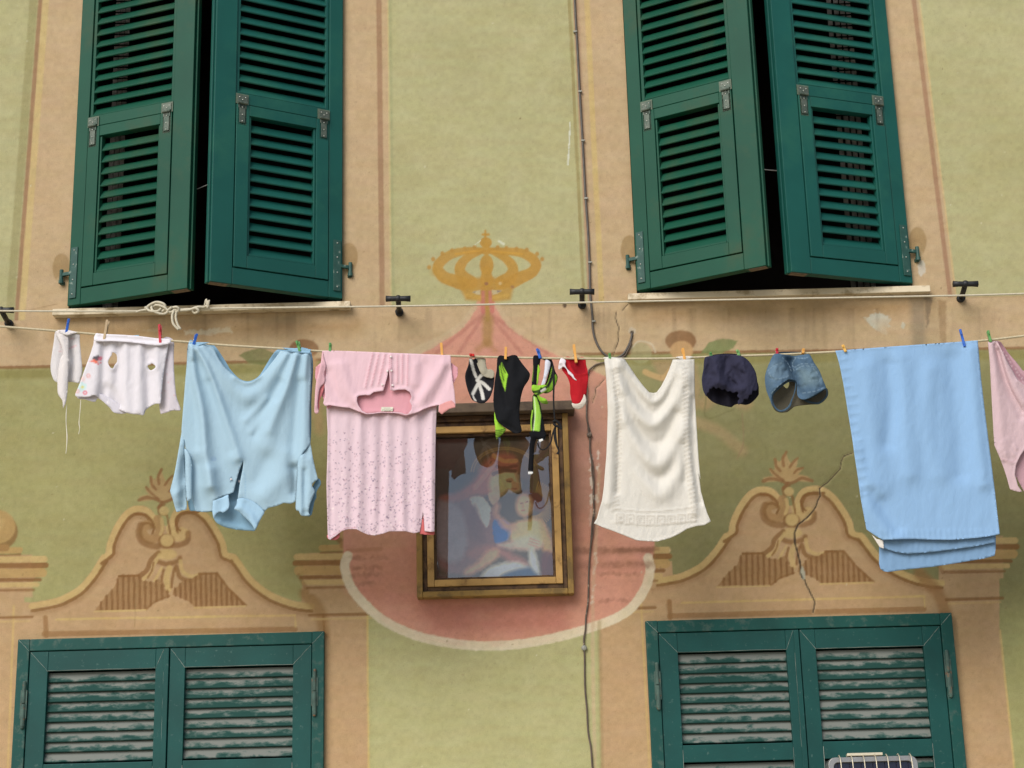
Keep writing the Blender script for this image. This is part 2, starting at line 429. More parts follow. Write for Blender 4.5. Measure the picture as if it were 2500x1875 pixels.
def pediment(T, crack=False, wide=1.):
    q = lambda *a: T(J_(*a))
    def st(pts, w, col, a=.9, s=4, **k): p.stroke(T(pts), w, col, a, s, rough=.35, **k)
    L1 = spl(ped_src, 5); R1 = spl(ped_r, 5)
    def offset(pl, o):
        t = np.gradient(pl, axis=0); n = np.stack([-t[:, 1], t[:, 0]], 1); n /= np.linalg.norm(n, axis=1)[:, None]+1e-9
        return [tuple(v) for v in pl+n*o]
    for pl in (L1, R1):
        st(offset(pl, 26)[::3], 11, DARK, .35, 9)
        st(offset(pl, 8)[::3], 15, LITE, .95, 4)
        st(offset(pl, 19)[::3], 8, (140, 98, 54), .92, 4)
    # inner volutes
    vl = J_((1040, 560), (1065, 640), (1040, 715), (980, 745), (915, 720), (890, 670), (905, 620), (950, 610))
    vr = J_((1165, 640), (1185, 690), (1230, 725), (1290, 725), (1320, 690), (1290, 670))
    st(vl, 22, (172, 130, 82), .9, 5); st(vr, 20, LITE, .8, 5)
    st(J_((830, 510), (920, 520), (980, 570), (1005, 640), (985, 690)), 6, DARK, .95)
    st(J_((870, 610), (850, 680), (880, 760), (960, 800), (1040, 810)), 16, DARK, .75, 8)
    st(J_((900, 600), (950, 595), (985, 620)), 6, DARK, .8)
    st(J_((1230, 610), (1225, 560), (1270, 510), (1350, 490), (1450, 495)), 6, DARK, .95)
    st(J_((1225, 600), (1250, 650), (1270, 665)), 5, DARK, .9)
    st(J_((1350, 690), (1340, 760), (1260, 800), (1190, 800)), 14, DARK, .75, 8)
    # central neck, ball and leaf
    st(J_((1110, 420), (1050, 450), (1060, 510), (1130, 520), (1150, 600), (1170, 690)), 6, DARK, .8)
    p.ell(*q((1105, 480))[0], 12, 11, LITE, .8, 6)
    st(J_((1080, 560), (1090, 640), (1070, 700)), 8, LITE, .8)
    p.ell(*q((1130, 765))[0], 21, 19, DARK, .85, 7); p.ell(*q((1135, 755))[0], 16, 15, LITE, .95, 7)
    p.ell(*q((1130, 885))[0], 26, 13, LITE, .85, 8)
    st(J_((1040, 950), (1130, 975), (1240, 950), (1265, 920)), 12, DARK, .8, 8)
    for a_, w_, c_ in ((((1050, 870), (970, 940), (940, 1020), (860, 1090)), 12, DARK), (((1060, 890), (1000, 980), (970, 1060), (900, 1110)), 9, LITE),
                       (((1000, 960), (980, 1040), (940, 1100)), 5, DARK), (((1100, 1030), (1080, 1130), (1100, 1180)), 7, DARK), (((1160, 1010), (1130, 1100), (1150, 1210)), 14, LITE),
                       (((1080, 1010), (1040, 1080), (1010, 1130)), 6, LITE), (((1210, 1020), (1190, 1100), (1180, 1190)), 7, DARK), (((1270, 950), (1290, 1040), (1370, 1090), (1450, 1080)), 9, LITE),
                       (((1230, 1000), (1270, 1100), (1380, 1130), (1450, 1100)), 11, DARK)):
        st(J_(*a_), w_, c_, .8, 5)
    # fluted fans
    fanL = J_((400, 1410), (500, 1285), (600, 1190), (645, 1085), (850, 1080), (890, 1130), (1000, 1145), (1060, 1110), (1090, 1190), (1155, 1235), (1150, 1280), (1020, 1320), (930, 1395))
    fanR = J_((1930, 1365), (1750, 1210), (1640, 1062), (1470, 1068), (1400, 1115), (1290, 1130), (1250, 1180), (1200, 1210), (1190, 1262), (1260, 1285), (1360, 1330), (1420, 1380))
    for fan in (fanL, fanR):
        p.poly(T(fan), (158, 116, 72), .8, 4, rough=.4)
    fl, fr = np.array(T(fanL)), np.array(T(fanR))
    for i, x in enumerate(np.arange(410, 1150, 56)):
        t = [y for y in range(1060, 1420, 6) if inside(np.array(J_((x, y))), J_(*[((a-1650)*4, (b-1080)*4) for a, b in fanL]))[0]]
        if len(t) > 2: st(J_((x, t[0]), (x+3, t[-1])), 6, (134, 92, 54), .8, 3)
    for i, x in enumerate(np.arange(1215, 1930, 52)):
        t = [y for y in range(1060, 1420, 6) if inside(np.array(J_((x, y))), J_(*[((a-1650)*4, (b-1080)*4) for a, b in fanR]))[0]]
        if len(t) > 2: st(J_((x, t[0]), (x+6, t[-1])), 6, (134, 92, 54), .8, 3)
    st(J_((650, 1085), (850, 1080)), 6, DARK, .9); st(J_((1460, 1066), (1640, 1062), (1760, 1210), (1930, 1362)), 6, DARK, .9, curve=False)
    st(J_((400, 1414), (930, 1402)), 4, LITE, .9, 3); st(J_((1410, 1384), (1930, 1370)), 4, LITE, .9, 3)
    st(J_((930, 1395), (1010, 1330), (1160, 1272)), 5, DARK, .7)
    # finial leaves
    leaf = J_((1100, 405), (1000, 380), (860, 392), (855, 345), (950, 325), (925, 300), (912, 260), (962, 268), (964, 220), (962, 158), (1012, 190), (1036, 160), (1070, 88), (1096, 160), (1122, 205), (1194, 148), (1188, 205), (1172, 246), (1244, 246), (1222, 285), (1196, 312), (1290, 332), (1352, 388), (1200, 380))
    p.poly(T(leaf), (184, 148, 98), .95, 5, rough=.25)
    for a_, w_ in ((((850, 380), (930, 355), (1030, 375), (1090, 400), (1160, 385), (1230, 350), (1330, 375)), 8), (((1080, 95), (1045, 160), (1055, 230)), 7), (((970, 165), (980, 230), (1020, 280)), 7),
                   (((925, 260), (970, 310), (1050, 370)), 6), (((1190, 155), (1150, 190), (1115, 240)), 6), (((1240, 250), (1190, 265), (1155, 300)), 5), (((1090, 400), (1050, 450)), 8)):
        st(J_(*a_), w_, (142, 96, 58), .8, 5)
pediment(affL); pediment(ident)
# sunk panels over the lower windows
def panel(x0, x1, y0, y1, yb0, yb1, xl):
    p.stroke([(x0, yb0), (x1, yb1)], 13, (160, 116, 72), .85, 5, rough=.3)
    p.stroke([(xl, y0), (xl+2, yb0+4)], 12, (156, 112, 68), .85, 5, rough=.3)
    p.stroke([(x0+30, y0+4), (x1, y1)], 5, (206, 170, 106), .85, 3, rough=.4)
    p.stroke([(x1, y1), (x1+2, yb1-6)], 4, (206, 170, 106), .8, 3)
panel(108, 720, 1508, 1502, 1548, 1536, 111)
panel(1636, 2256, 1468, 1456, 1504, 1487, 1634)
p.stroke([(745, 1450), (780, 1490), (790, 1545)], 30, (158, 116, 68), .7, 12, rough=.4)
p.stroke([(2245, 1400), (2290, 1450), (2310, 1500)], 30, (158, 112, 68), .7, 12, rough=.4)
p.stroke([(789, 1500), (792, 1545)], 6, (150, 106, 62), .8, 4)
# painted capitals with ball finials
def capital(x0, x1, y, flip, ball=True, drop=0):
    s = -1 if flip else 1
    def ln(o, w, dx, col, a=.9): p.stroke([(x0-dx, y+o), (x1+dx, y+o-.018*(x1-x0))], w, col, a, 4, rough=.3)
    p.poly([(x0, y-10), (x1, y-14), (x1+2, y+90), (x0, y+90)], PTAN, .9, 5)
    ln(0, 16, 30, LITE); ln(15, 14, 34, (146, 100, 56)); ln(33, 22, 26, (190, 150, 92)); ln(50, 9, 20, DARK)
    ln(62, 12, 12, LITE); ln(75, 7, 4, DARK, .7)
    ln(-22, 15, -30, (190, 150, 92)); ln(-11, 5, -28, DARK, .7)
    p.stroke([(x0-26, y+45), (x0-8, y+75)], 10, DARK, .5, 6)
    p.stroke([(x0, y+142), (x1, y+138)], 7, DARK, .8, 4)
    p.stroke([(x0+6, y+152), (x1-6, y+148)], 5, LITE, .6, 4)
    if ball:
        c = ((x0+x1)/2, y-78)
        p.ell(c[0], c[1]+8, 50, 46, DARK, .8, 8); p.ell(c[0]-2, c[1]-4, 46, 42, (186, 148, 92), .95, 8, .3); p.ell(c[0]-12, c[1]-14, 24, 20, LITE, .7, 18)
        p.stroke([(c[0]-20, c[1]+48), (c[0]+20, c[1]+47)], 18, (166, 124, 74), .9, 5)
capital(-90, 78, 1368, False); capital(755, 960, 1360, False); capital(1480, 1600, 1345, False, False); capital(2310, 2448, 1322, True, False)
# painted little angels and garlands beside the mantle
p.ell(742, 852, 36, 24, (138, 92, 56), .85, 8, .4); p.ell(752, 890, 24, 26, (190, 144, 96), .8, 9)
p.poly([(582, 868), (600, 858), (640, 848), (670, 862), (672, 884), (640, 892), (606, 886), (592, 874)], (120, 122, 70), .8, 6, .5)
p.stroke([(750, 900), (770, 960), (780, 1050)], 26, (182, 140, 96), .5, 16, rough=.8)
p.ell(1662, 832, 38, 26, (142, 98, 60), .85, 8, .4); p.ell(1664, 856, 28, 24, (206, 160, 108), .9, 8)
p.poly([(1712, 862), (1730, 836), (1765, 826), (1802, 832), (1790, 850), (1760, 864)], (124, 132, 78), .85, 6, .5)
p.poly([(1590, 880), (1620, 940), (1610, 1000), (1640, 1020), (1700, 1000), (1712, 950), (1700, 890), (1650, 876)], (184, 146, 104), .55, 12, .6)
p.stroke([(1720, 985), (1760, 960), (1820, 985)], 34, (184, 144, 100), .5, 14, rough=.7)
p.stroke([(1725, 960), (1725, 1020), (1790, 1000)], 4, (128, 118, 74), .7, 4)
p.stroke([(1700, 1030), (1750, 1050), (1812, 1100)], 26, (190, 152, 108), .45, 14, rough=.7)
p.stroke([(1812, 1010), (1815, 1080), (1800, 1120)], 4, (150, 120, 86), .5, 4)
p.stroke([(1575, 908), (1590, 915), (1620, 922), (1640, 900)], 14, (206, 164, 108), .8, 5)
p.ell(1565, 862, 26, 26, (170, 160, 110), .6, 6, .4); p.stroke([(1542, 850), (1560, 833), (1590, 840), (1600, 860)], 4, (214, 196, 160), .6, 4)
# pink mantle
PINK = (213, 147, 119)
mant = spl([(1178, 700), (1192, 700), (1212, 745), (1245, 795), (1310, 838), (1400, 880), (1490, 925), (1560, 990), (1600, 1100), (1608, 1230), (1588, 1390), (1568, 1450), (1520, 1502), (1425, 1541), (1305, 1570), (1199, 1580), (1112, 1575), (1020, 1556), (943, 1522), (886, 1478), (852, 1432), (840, 1384), (838, 1250), (840, 1120), (880, 990), (940, 920), (1010, 875), (1075, 828), (1125, 788), (1160, 745)], 5, True)
p.poly(mant, PINK, .97, 6, .15)
p.poly([(848, 1290), (1000, 1290), (980, 1430), (860, 1440)], (190, 138, 100), .45, 60)
p.poly([(1400, 900), (1480, 950), (1500, 1250), (1400, 1250)], (178, 132, 108), .6, 50)
p.poly([(1010, 1465), (1400, 1460), (1380, 1540), (1060, 1545)], (186, 112, 92), .6, 40, 1.2)
p.poly([(850, 1440), (900, 1380), (1010, 1330), (1012, 1480), (900, 1480)], (196, 130, 104), .5, 40, .8)
for x in (1120, 1150, 1235, 1270): p.stroke([(1188, 760), (x+(x-1188)*.8, 862)], 9, (178, 112, 92), .5, 8, rough=.6)
# see-through painted capitals under the glaze
p.stroke([(850, 1345), (930, 1340)], 10, (150, 104, 66), .35, 8); p.stroke([(1500, 1345), (1605, 1340)], 12, (140, 96, 66), .5, 8, rough=1.)
CREAM = (226, 202, 164)
p.stroke([(849, 1357), (842, 1384), (856, 1432), (890, 1475), (943, 1519), (1020, 1553), (1112, 1572), (1199, 1577), (1305, 1567), (1425, 1538), (1522, 1499), (1570, 1446), (1587, 1393), (1582, 1362)], 23, CREAM, .97, 5, rough=.5)
p.stroke([(1160, 750), (1125, 795), (1075, 828), (1010, 862), (960, 890)], 11, (204, 174, 132), .85, 6, w1=26, rough=.9)
p.stroke([(1214, 748), (1250, 795), (1320, 838), (1400, 872), (1480, 905)], 12, (206, 172, 130), .9, 6, w1=26, rough=.9)
p.stroke([(1178, 705), (1180, 760)], 12, (200, 118, 98), .9, 4); p.stroke([(1200, 705), (1202, 760)], 10, (200, 118, 98), .9, 4)
p.stroke([(1189, 715), (1191, 780)], 11, (176, 134, 66), .9, 6); p.stroke([(1191, 780), (1190, 835)], 26, (172, 130, 74), .85, 12, rough=.6)
p.stroke([(1190, 835), (1165, 855)], 14, (168, 120, 72), .6, 10); p.stroke([(1190, 835), (1208, 856)], 12, (168, 120, 72), .5, 10)
# faded lettering bands
for x0, x1, y in ((855, 945, 1362), (856, 935, 1386), (860, 925, 1404), (868, 915, 1424), (1408, 1440, 1344), (1462, 1482, 1343), (1510, 1590, 1342), (1420, 1450, 1382), (1470, 1592, 1378), (1420, 1440, 1402), (1462, 1560, 1401), (1466, 1540, 1466)):
    x = x0
    while x < x1:
        w = random.uniform(4, 12); p.stroke([(x, y+random.uniform(-3, 3)), (x+w*.6, y+random.uniform(-4, 4))], random.uniform(6, 12), (124, 84, 62), random.uniform(.12, .34), 8, rough=1.6); x += w
for y in (1338, 1372): p.poly([(1402, y), (1600, y-4), (1600, y+16), (1402, y+18)], (150, 100, 76), .35, 10, 1.)
# crown
OC = (190, 140, 62)
def cs(pts, w, a=.93, s=5, w1=None, col=OC): p.stroke(L_(*pts), w, col, a, s, w1=w1, rough=.3)
cs(((700, 445), (560, 450), (420, 480), (320, 540), (275, 620), (330, 700), (440, 745), (520, 770)), 15, w1=34)
cs(((790, 445), (940, 455), (1090, 470), (1190, 520), (1235, 590), (1190, 660), (1090, 710), (1000, 755)), 15, w1=32)
cs(((690, 455), (590, 500), (520, 560), (490, 630), (520, 700), (600, 760)), 14, w1=34)
cs(((800, 455), (900, 500), (985, 570), (1010, 640), (975, 710), (900, 760)), 14, w1=34)
p.ell(*L_((752, 590))[0], 17, 26, OC, .93, 5); cs(((750, 640), (755, 740)), 22, w1=34)
p.poly(L_((470, 735), (620, 715), (752, 705), (900, 715), (1040, 735), (1010, 830), (985, 930), (860, 945), (700, 945), (550, 930), (500, 830)), OC, .93, 9, .3)
p.poly(L_((205, 600), (300, 700), (460, 760), (480, 800), (330, 760), (215, 680)), OC, .5, 14, .6)
p.stroke(L_((560, 880), (760, 915), (960, 880)), 8, (208, 160, 78), .6, 8); p.stroke(L_((450, 480), (700, 450), (1100, 480)), 5, (206, 152, 66), .8, 4)
p.ell(*L_((745, 368))[0], 15, 13, OC, .95, 4); cs(((748, 400), (748, 450)), 16, w1=22); cs(((740, 255), (741, 340)), 5); cs(((712, 290), (772, 290)), 6)
for x, y in ((320, 475), (415, 445), (540, 428), (635, 415), (860, 415), (945, 422), (1045, 430), (1145, 440), (1245, 480), (1295, 530), (230, 530), (190, 610)):
    p.ell(*L_((x, y))[0], 5, 5.5, (184, 136, 66), .9, 4)
p.poly(L_((610, 850), (690, 832), (690, 880), (650, 872)), (206, 182, 140), .9, 4); p.poly(L_((800, 830), (900, 838), (860, 868), (810, 880)), (206, 182, 140), .8, 4)
p.poly(L_((850, 835), (905, 840), (855, 858)), (140, 120, 108), .9, 3); p.poly(L_((612, 850), (650, 842), (640, 862)), (130, 116, 100), .7, 3)
p.poly(L_((700, 838), (800, 838), (810, 1000), (700, 1000)), (198, 122, 98), .9, 5); p.stroke(L_((752, 850), (755, 1000)), 9, (182, 132, 66), .9, 4)
p.ell(*L_((750, 770))[0], 5, 4, (150, 100, 74), .8, 4); p.ell(*L_((1003, 802))[0], 5, 4, (160, 116, 80), .7, 4); p.ell(*L_((885, 768))[0], 4, 4, (216, 180, 120), .8, 4)
p.stroke(L_((640, 390), (690, 350)), 3, (220, 212, 180), .8, 3, rough=1.); p.stroke(L_((870, 355), (920, 385)), 3.5, (220, 212, 180), .8, 3, rough=1.)
p.stroke([(1391, 300), (1390, 350), (1386, 412)], 2.5, (226, 220, 196), .9, 2.5, rough=.8)
# bare plaster, stains, rust fans beside the pintles
p.poly([(2108, 775), (2140, 762), (2172, 770), (2175, 795), (2162, 800), (2168, 822), (2150, 812), (2125, 795)], (206, 194, 166), .9, 5, 2.2)
p.ell(2205, 795, 5, 9, (204, 190, 160), .8, 4, 1.); p.ell(2250, 655, 10, 18, (214, 198, 172), .85, 5, 1.2)
p.poly([(450, 808), (560, 800), (566, 812), (500, 818), (452, 818)], (206, 186, 150), .75, 6, 2.2); p.poly([(350, 806), (400, 802), (395, 812)], (196, 170, 130), .6, 6, 2.)
p.poly([(2222, 730), (2262, 725), (2262, 850), (2226, 850)], (148, 128, 100), .7, 18, 1.2); p.poly([(2258, 720), (2300, 730), (2292, 850), (2262, 850)], (180, 150, 108), .5, 14, 1.)
p.poly([(2258, 728), (2276, 726), (2268, 790), (2262, 800)], (110, 92, 74), .6, 8, 1.); p.poly([(2290, 730), (2310, 735), (2310, 850), (2296, 850)], (140, 104, 66), .5, 8, .6)
for x, y in ((852, 628), (2240, 590), (1537, 610), (150, 655)):
    p.ell(x, y, 22, 36, (156, 122, 74), .65, 6, .3); p.ell(x, y+30, 12, 10, (206, 176, 130), .6, 7, .8)
for i in range(260):
    x = random.uniform(-100, 2600); y = random.uniform(-50, 1950)
    p.ell(x, y, random.uniform(.8, 2.2), random.uniform(.8, 2.6), random.choice([(120, 100, 64), (140, 116, 76), (220, 206, 170)]), random.uniform(.3, .8), 2)
# flaking white runs beside the cable
for x, y0, y1 in ((1459, 1100, 1160), (1455, 1210, 1255), (1452, 1345, 1400), (1450, 1430, 1480), (1443, 1110, 1290), (1462, 1175, 1240)):
    p.stroke([(x, y0), (x+random.uniform(-4, 4), (y0+y1)/2), (x-3, y1)], 4, (226, 206, 180), .8, 3, rough=2.4)
p.stroke([(1463, 1150), (1456, 1300), (1447, 1500), (1452, 1875)], 9, (206, 168, 130), .5, 5, rough=.5)
p.stroke([(1463, 1520), (1470, 1875), (1476, 2200)], 10, (160, 132, 88), .5, 8)
for L in (((20, 750), (60, 758), (140, 742)), ((180, 925), (260, 940), (330, 935)), ((330, 1460), (331, 1500), (328, 1532))):
    p.stroke(L, 2, (150, 120, 78), .6, 3)
# cracks: shade of their depth painted as a dark line, plus a real dent
crk = []
def crack(pts, w, w1=None):
    pts = [(x+random.uniform(-1.2, 1.2), y) for x, y in [tuple(q) for q in resample(np.array([q[:2] for q in pts]), 9)[:-1]] if True]
    crk.append((pts, w)); p.stroke(pts, w+3, (206, 176, 130), .5, 4, curve=False); p.stroke(pts, w, (64, 50, 36), .95, 2, w1=w1, curve=False)
def ck(pts):
    q = np.array([a[:2] for a in pts], float); out = []
    for a, b in zip(q[:-1], q[1:]):
        n = max(1, int(np.hypot(*(b-a))/9))
        for k in range(n): out.append(a+(b-a)*k/n+np.array([random.uniform(-1.5, 1.5), 0]))
    out.append(q[-1]); return [tuple(v) for v in out]
def crack(pts, w, w1=None):
    q = ck(pts); crk.append(q); p.stroke(q, w+3, (206, 176, 130), .25, 4, curve=False); p.stroke(q, w*.8, (62, 50, 38), .92, 2, w1=(w1 or w)*.8, curve=False)
crack(J_((1730, 100), (1640, 135), (1610, 190), (1605, 260), (1560, 310), (1480, 390), (1405, 450)), 2.5, 3.5)
crack(J_((1405, 450), (1410, 520), (1370, 620), (1300, 720), (1200, 800), (1165, 880), (1165, 980), (1200, 1100), (1215, 1200), (1225, 1290)), 4, 6)
crack(J_((1225, 1290), (1260, 1350), (1300, 1440), (1355, 1550), (1355, 1590), (1340, 1659)), 5, 4)
p.poly(J_((1215, 1260), (1235, 1200), (1262, 1270), (1262, 1330), (1250, 1340), (1225, 1330)), (176, 168, 142), .9, 4); p.poly(J_((1213, 1270), (1235, 1290), (1245, 1340), (1225, 1320)), (70, 60, 46), .9, 3)
crack(L_((2135, 970), (2080, 1030)), 2.5); crack(L_((2020, 1050), (2012, 1110), (2045, 1200), (2045, 1290), (2018, 1390)), 3); crack(L_((2018, 1390), (1985, 1490)), 1.5)
crack(E_((1545, 385), (1460, 470), (1450, 540), (1430, 610)), 2)
p.ell(*L_((1515, 980))[0], 5, 7, (90, 70, 52), .9, 4)
p.ell(1543, 808, 9, 8, (206, 182, 150), .9, 4, 1.); p.ell(1543, 812, 5, 5, (70, 56, 44), .9, 3)
# shallow relief
n = fbm(PX[:, 0]/60., PX[:, 1]/60., 4, 8)
W[:, 1] = 0.0
for q in crk:
    k = p._sel(q, 8)
    d, _ = pdist(PX[k], q); W[k, 1] += .003*np.exp(-(d/3.)**2)
p.c *= np.array([.77, .85, .95])
g1 = fbm(PX[:, 0]/34., PX[:, 1]/22., 4, 21)-.5; g2 = fbm(PX[:, 0]/90., PX[:, 1]/14., 4, 33)-.5; g3 = fbm(PX[:, 0]/9., PX[:, 1]/9., 2, 51)-.5
p.c *= (1+.09*g1+.10*g2+.17*g3)[:, None]; p.c[:, 2] *= 1+.12*g1; p.c[:, 0] *= 1-.08*g2
sp = vnoise(PX[:, 0]/3.2, PX[:, 1]/3.2); p.c *= (1-.16*np.clip(sp-.86, 0, 1)/.14)[:, None]
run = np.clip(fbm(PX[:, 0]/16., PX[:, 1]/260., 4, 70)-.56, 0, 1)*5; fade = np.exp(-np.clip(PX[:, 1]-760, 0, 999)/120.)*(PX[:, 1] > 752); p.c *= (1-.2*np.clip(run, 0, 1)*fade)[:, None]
lowf = np.clip((PX[:, 1]-1400)/300, 0, 1); p.c *= (1+.12*lowf)[:, None]  # lower wall painted lighter to make up for the dimmer light there
# ---- split the sheet into parts
idx = np.arange(NX*NZ).reshape(NZ, NX)
Fq = np.stack([idx[:-1, :-1], idx[:-1, 1:], idx[1:, 1:], idx[1:, :-1]], -1).reshape(-1, 4)
cw = W[Fq].mean(1); cp = project(cw)
hole = np.zeros(len(Fq), bool)
for x0, x1, z0, z1 in WIN: hole |= (cw[:, 0] > x0) & (cw[:, 0] < x1) & (cw[:, 2] > z0) & (cw[:, 2] < z1)
for x0, x1, z0, z1 in LOW: hole |= (cw[:, 0] > x0+.02) & (cw[:, 0] < x1-.02) & (cw[:, 2] > z0+.02) & (cw[:, 2] < z1-.02)
reg = np.zeros(len(Fq), int)
reg[inside(cp, [(104, -900), (104, 0), (44, 790), (44, 800), (955, 760), (955, 745), (948, 0), (948, -900)])] = 1
reg[inside(cp, [(1390, -900), (1412, 0), (1448, 735), (1440, 740), (2336, 725), (2243, 0), (2243, -900)])] = 2
for i, T in enumerate((affL, ident)):
    lo = T([(2310, 1400), (2310, 1490), (1570, 1510), (1570, 1410)])
    reg[inside(cp, T(sm(ped_src))+T(J_((1030, 470), (850, 365), (960, 330), (920, 265), (965, 160), (1070, 90), (1190, 150), (1240, 250), (1350, 385), (1200, 440)))+T(sm(ped_r)[:-8])+lo)] = 3+i
cre = spl([(1160, 745), (1178, 700), (1192, 700), (1220, 742), (1330, 835), (1490, 905), (1570, 990), (1612, 1100), (1618, 1230), (1600, 1370), (1598, 1400), (1580, 1450), (1530, 1508), (1430, 1550), (1305, 1580), (1199, 1590), (1112, 1585), (1015, 1566), (936, 1531), (878, 1482), (842, 1436), (828, 1384), (836, 1250), (835, 1120), (870, 990), (950, 885), (1070, 815), (1125, 778)], 5, True)
reg[inside(cp, cre)] = 5
reg[inside(cp, spl(L_((735, 240), (790, 390), (1150, 425), (1320, 540), (1290, 680), (1030, 800), (990, 950), (500, 950), (460, 800), (190, 700), (170, 600), (310, 460), (680, 400)), 5, True)) & (reg != 5)] = 6
M_wall = attr_mat('frescoed_plaster', .93, .13, 230., .7, 150., .0022, big=.05)
names = [('plaster_wall', None), ('painted_surround', 'painted buff surround of the upper window with the rope knot before it'), ('painted_surround', 'painted buff surround of the upper window by the wall cable'),
         ('painted_pediment', 'painted scrolled pediment with fluted fans behind the blue shirt'), ('painted_pediment', 'painted scrolled pediment with fluted fans and a long plaster crack'),
         ('painted_medallion', 'pink painted mantle with a cream border'), ('painted_crown', 'faded ochre painted crown')]
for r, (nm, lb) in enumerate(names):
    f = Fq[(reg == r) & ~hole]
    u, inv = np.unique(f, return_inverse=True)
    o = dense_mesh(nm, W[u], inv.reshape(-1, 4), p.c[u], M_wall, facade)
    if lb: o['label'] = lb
# reveals, rooms, sills
M_rev = mat('reveal_plaster', (150, 118, 84), .9, .15, 15, .3)
M_room = mat('room_dark', (58, 50, 46), .9, .2, 4, 0)
M_sill = mat('marble_sill', (212, 198, 170), .6, .08, 9, .15, wear=(168, 150, 118), wear_amt=.35, wscale=14)
for i, (x0, x1, z0, z1) in enumerate(WIN):
    m = MB()
    e = .001
    m.add([(x0, 0, z0), (x0, .22, z0), (x0, .22, z1), (x0, 0, z1)], [(0, 1, 2, 3)]).add([(x1, 0, z0), (x1, .22, z0), (x1, .22, z1), (x1, 0, z1)], [(3, 2, 1, 0)])
    m.add([(x0, 0, z1), (x0, .22, z1), (x1, .22, z1), (x1, 0, z1)], [(0, 1, 2, 3)]).add([(x0, 0, z0), (x1, 0, z0), (x1, .22, z0), (x0, .22, z0)], [(0, 1, 2, 3)])
    m.build('window_reveal', M_rev, facade)
    r = MB().add([(x0-.3, .22, z0-.4), (x1+.3, .22, z0-.4), (x1+.3, 2.4, z0-.4), (x0-.3, 2.4, z0-.4), (x0-.3, .22, z1+.4), (x1+.3, .22, z1+.4), (x1+.3, 2.4, z1+.4), (x0-.3, 2.4, z1+.4)],
                 [(0, 1, 2, 3), (7, 6, 5, 4), (3, 2, 6, 7), (0, 3, 7, 4), (1, 5, 6, 2)])
    a, b, c, d = x0-.3, x1+.3, z0-.4, z1+.4
    r.add([(a, .221, c), (b, .221, c), (b, .221, z0), (a, .221, z0), (a, .221, z1), (b, .221, z1), (b, .221, d), (a, .221, d), (x0, .221, z0), (x0, .221, z1), (x1, .221, z0), (x1, .221, z1)],
          [(0, 1, 2, 3), (4, 5, 6, 7), (3, 8, 9, 4), (10, 2, 5, 11)])
    r.build('room_interior', M_room, facade)
    sx0, sx1 = ((-2.108, -.735), (.545, 1.938))[i]
    s = MB().box(sx0, sx1, -.045, .10, z0-.032, z0-.001)
    o = s.build('window_sill', M_sill, facade, bevel=.003)
    o['label'] = ('thin pale marble sill under the shutters, rope knot in front', 'thin pale marble sill above the navy and denim shorts')[i]
# glimpses of a curtain behind the upper shutters
M_cur = mat('curtain_cloth', (170, 166, 162), .8, .3, 30, .1)
for xs_, zt in (((-1.93, -1.905, -1.88), 0), ((1.62, 1.655, 1.685, 1.715), 0)):
    m = MB()
    for x in xs_:
        z = 4.1
        while z < 6.1:
            m.box(x, x+.022, .16, .166, z, z+.05); z += .0605
    m.build('bead_curtain', M_cur, facade)
# ------------------------------------------------------------------ upper louvred shutters (parts of the house)
M_gu = mat('green_shutter_paint', (16, 72, 54), .5, .14, 3, .08, 60, spec=.2, wear=(46, 74, 52), wear_amt=.35, wscale=1.6)
M_gsky = mat('skylit_shutter_paint', (22, 80, 72), .45, .14, 3, .08, 60, spec=.3, wear=(34, 90, 76), wear_amt=.4, wscale=1.8)  # same green paint, with the bluish sky reflection put into its colour
M_zinc = mat('hinge_zinc', (92, 100, 90), .5, .2, 40, .1, metal=.3, wear=(66, 82, 72), wear_amt=.5, wscale=30)
M_hal = mat('hinge_halo_paint', (92, 104, 88), .6, .15, 60, .1)
M_scr = mat('screw_head', (176, 178, 168), .35, .1, 40, 0, metal=.6)
M_end = mat('bare_end_grain', (120, 104, 88), .8, .3, 60, .2)
M_gh = mat('painted_hinge', (46, 80, 72), .45, .2, 30, .1, wear=(150, 158, 146), wear_amt=.12, wscale=30)
def slat(m, x0, x1, z, w, t, ang, yc=0., n=1):
    R = Matrix.Translation((0, yc, z))@Matrix.Rotation(ang, 4, 'X')
    # lens-shaped section so the front lip catches light
    h = w/2
    ring = lambda x: [R@Vector((x, a, b)) for a, b in ((-h, 0), (-h*.9, t*.5), (0, t*.55), (h, t*.4), (h, -t*.4), (0, -t*.55), (-h*.9, -t*.5))]
    m.prism(ring(x0), ring(x1))
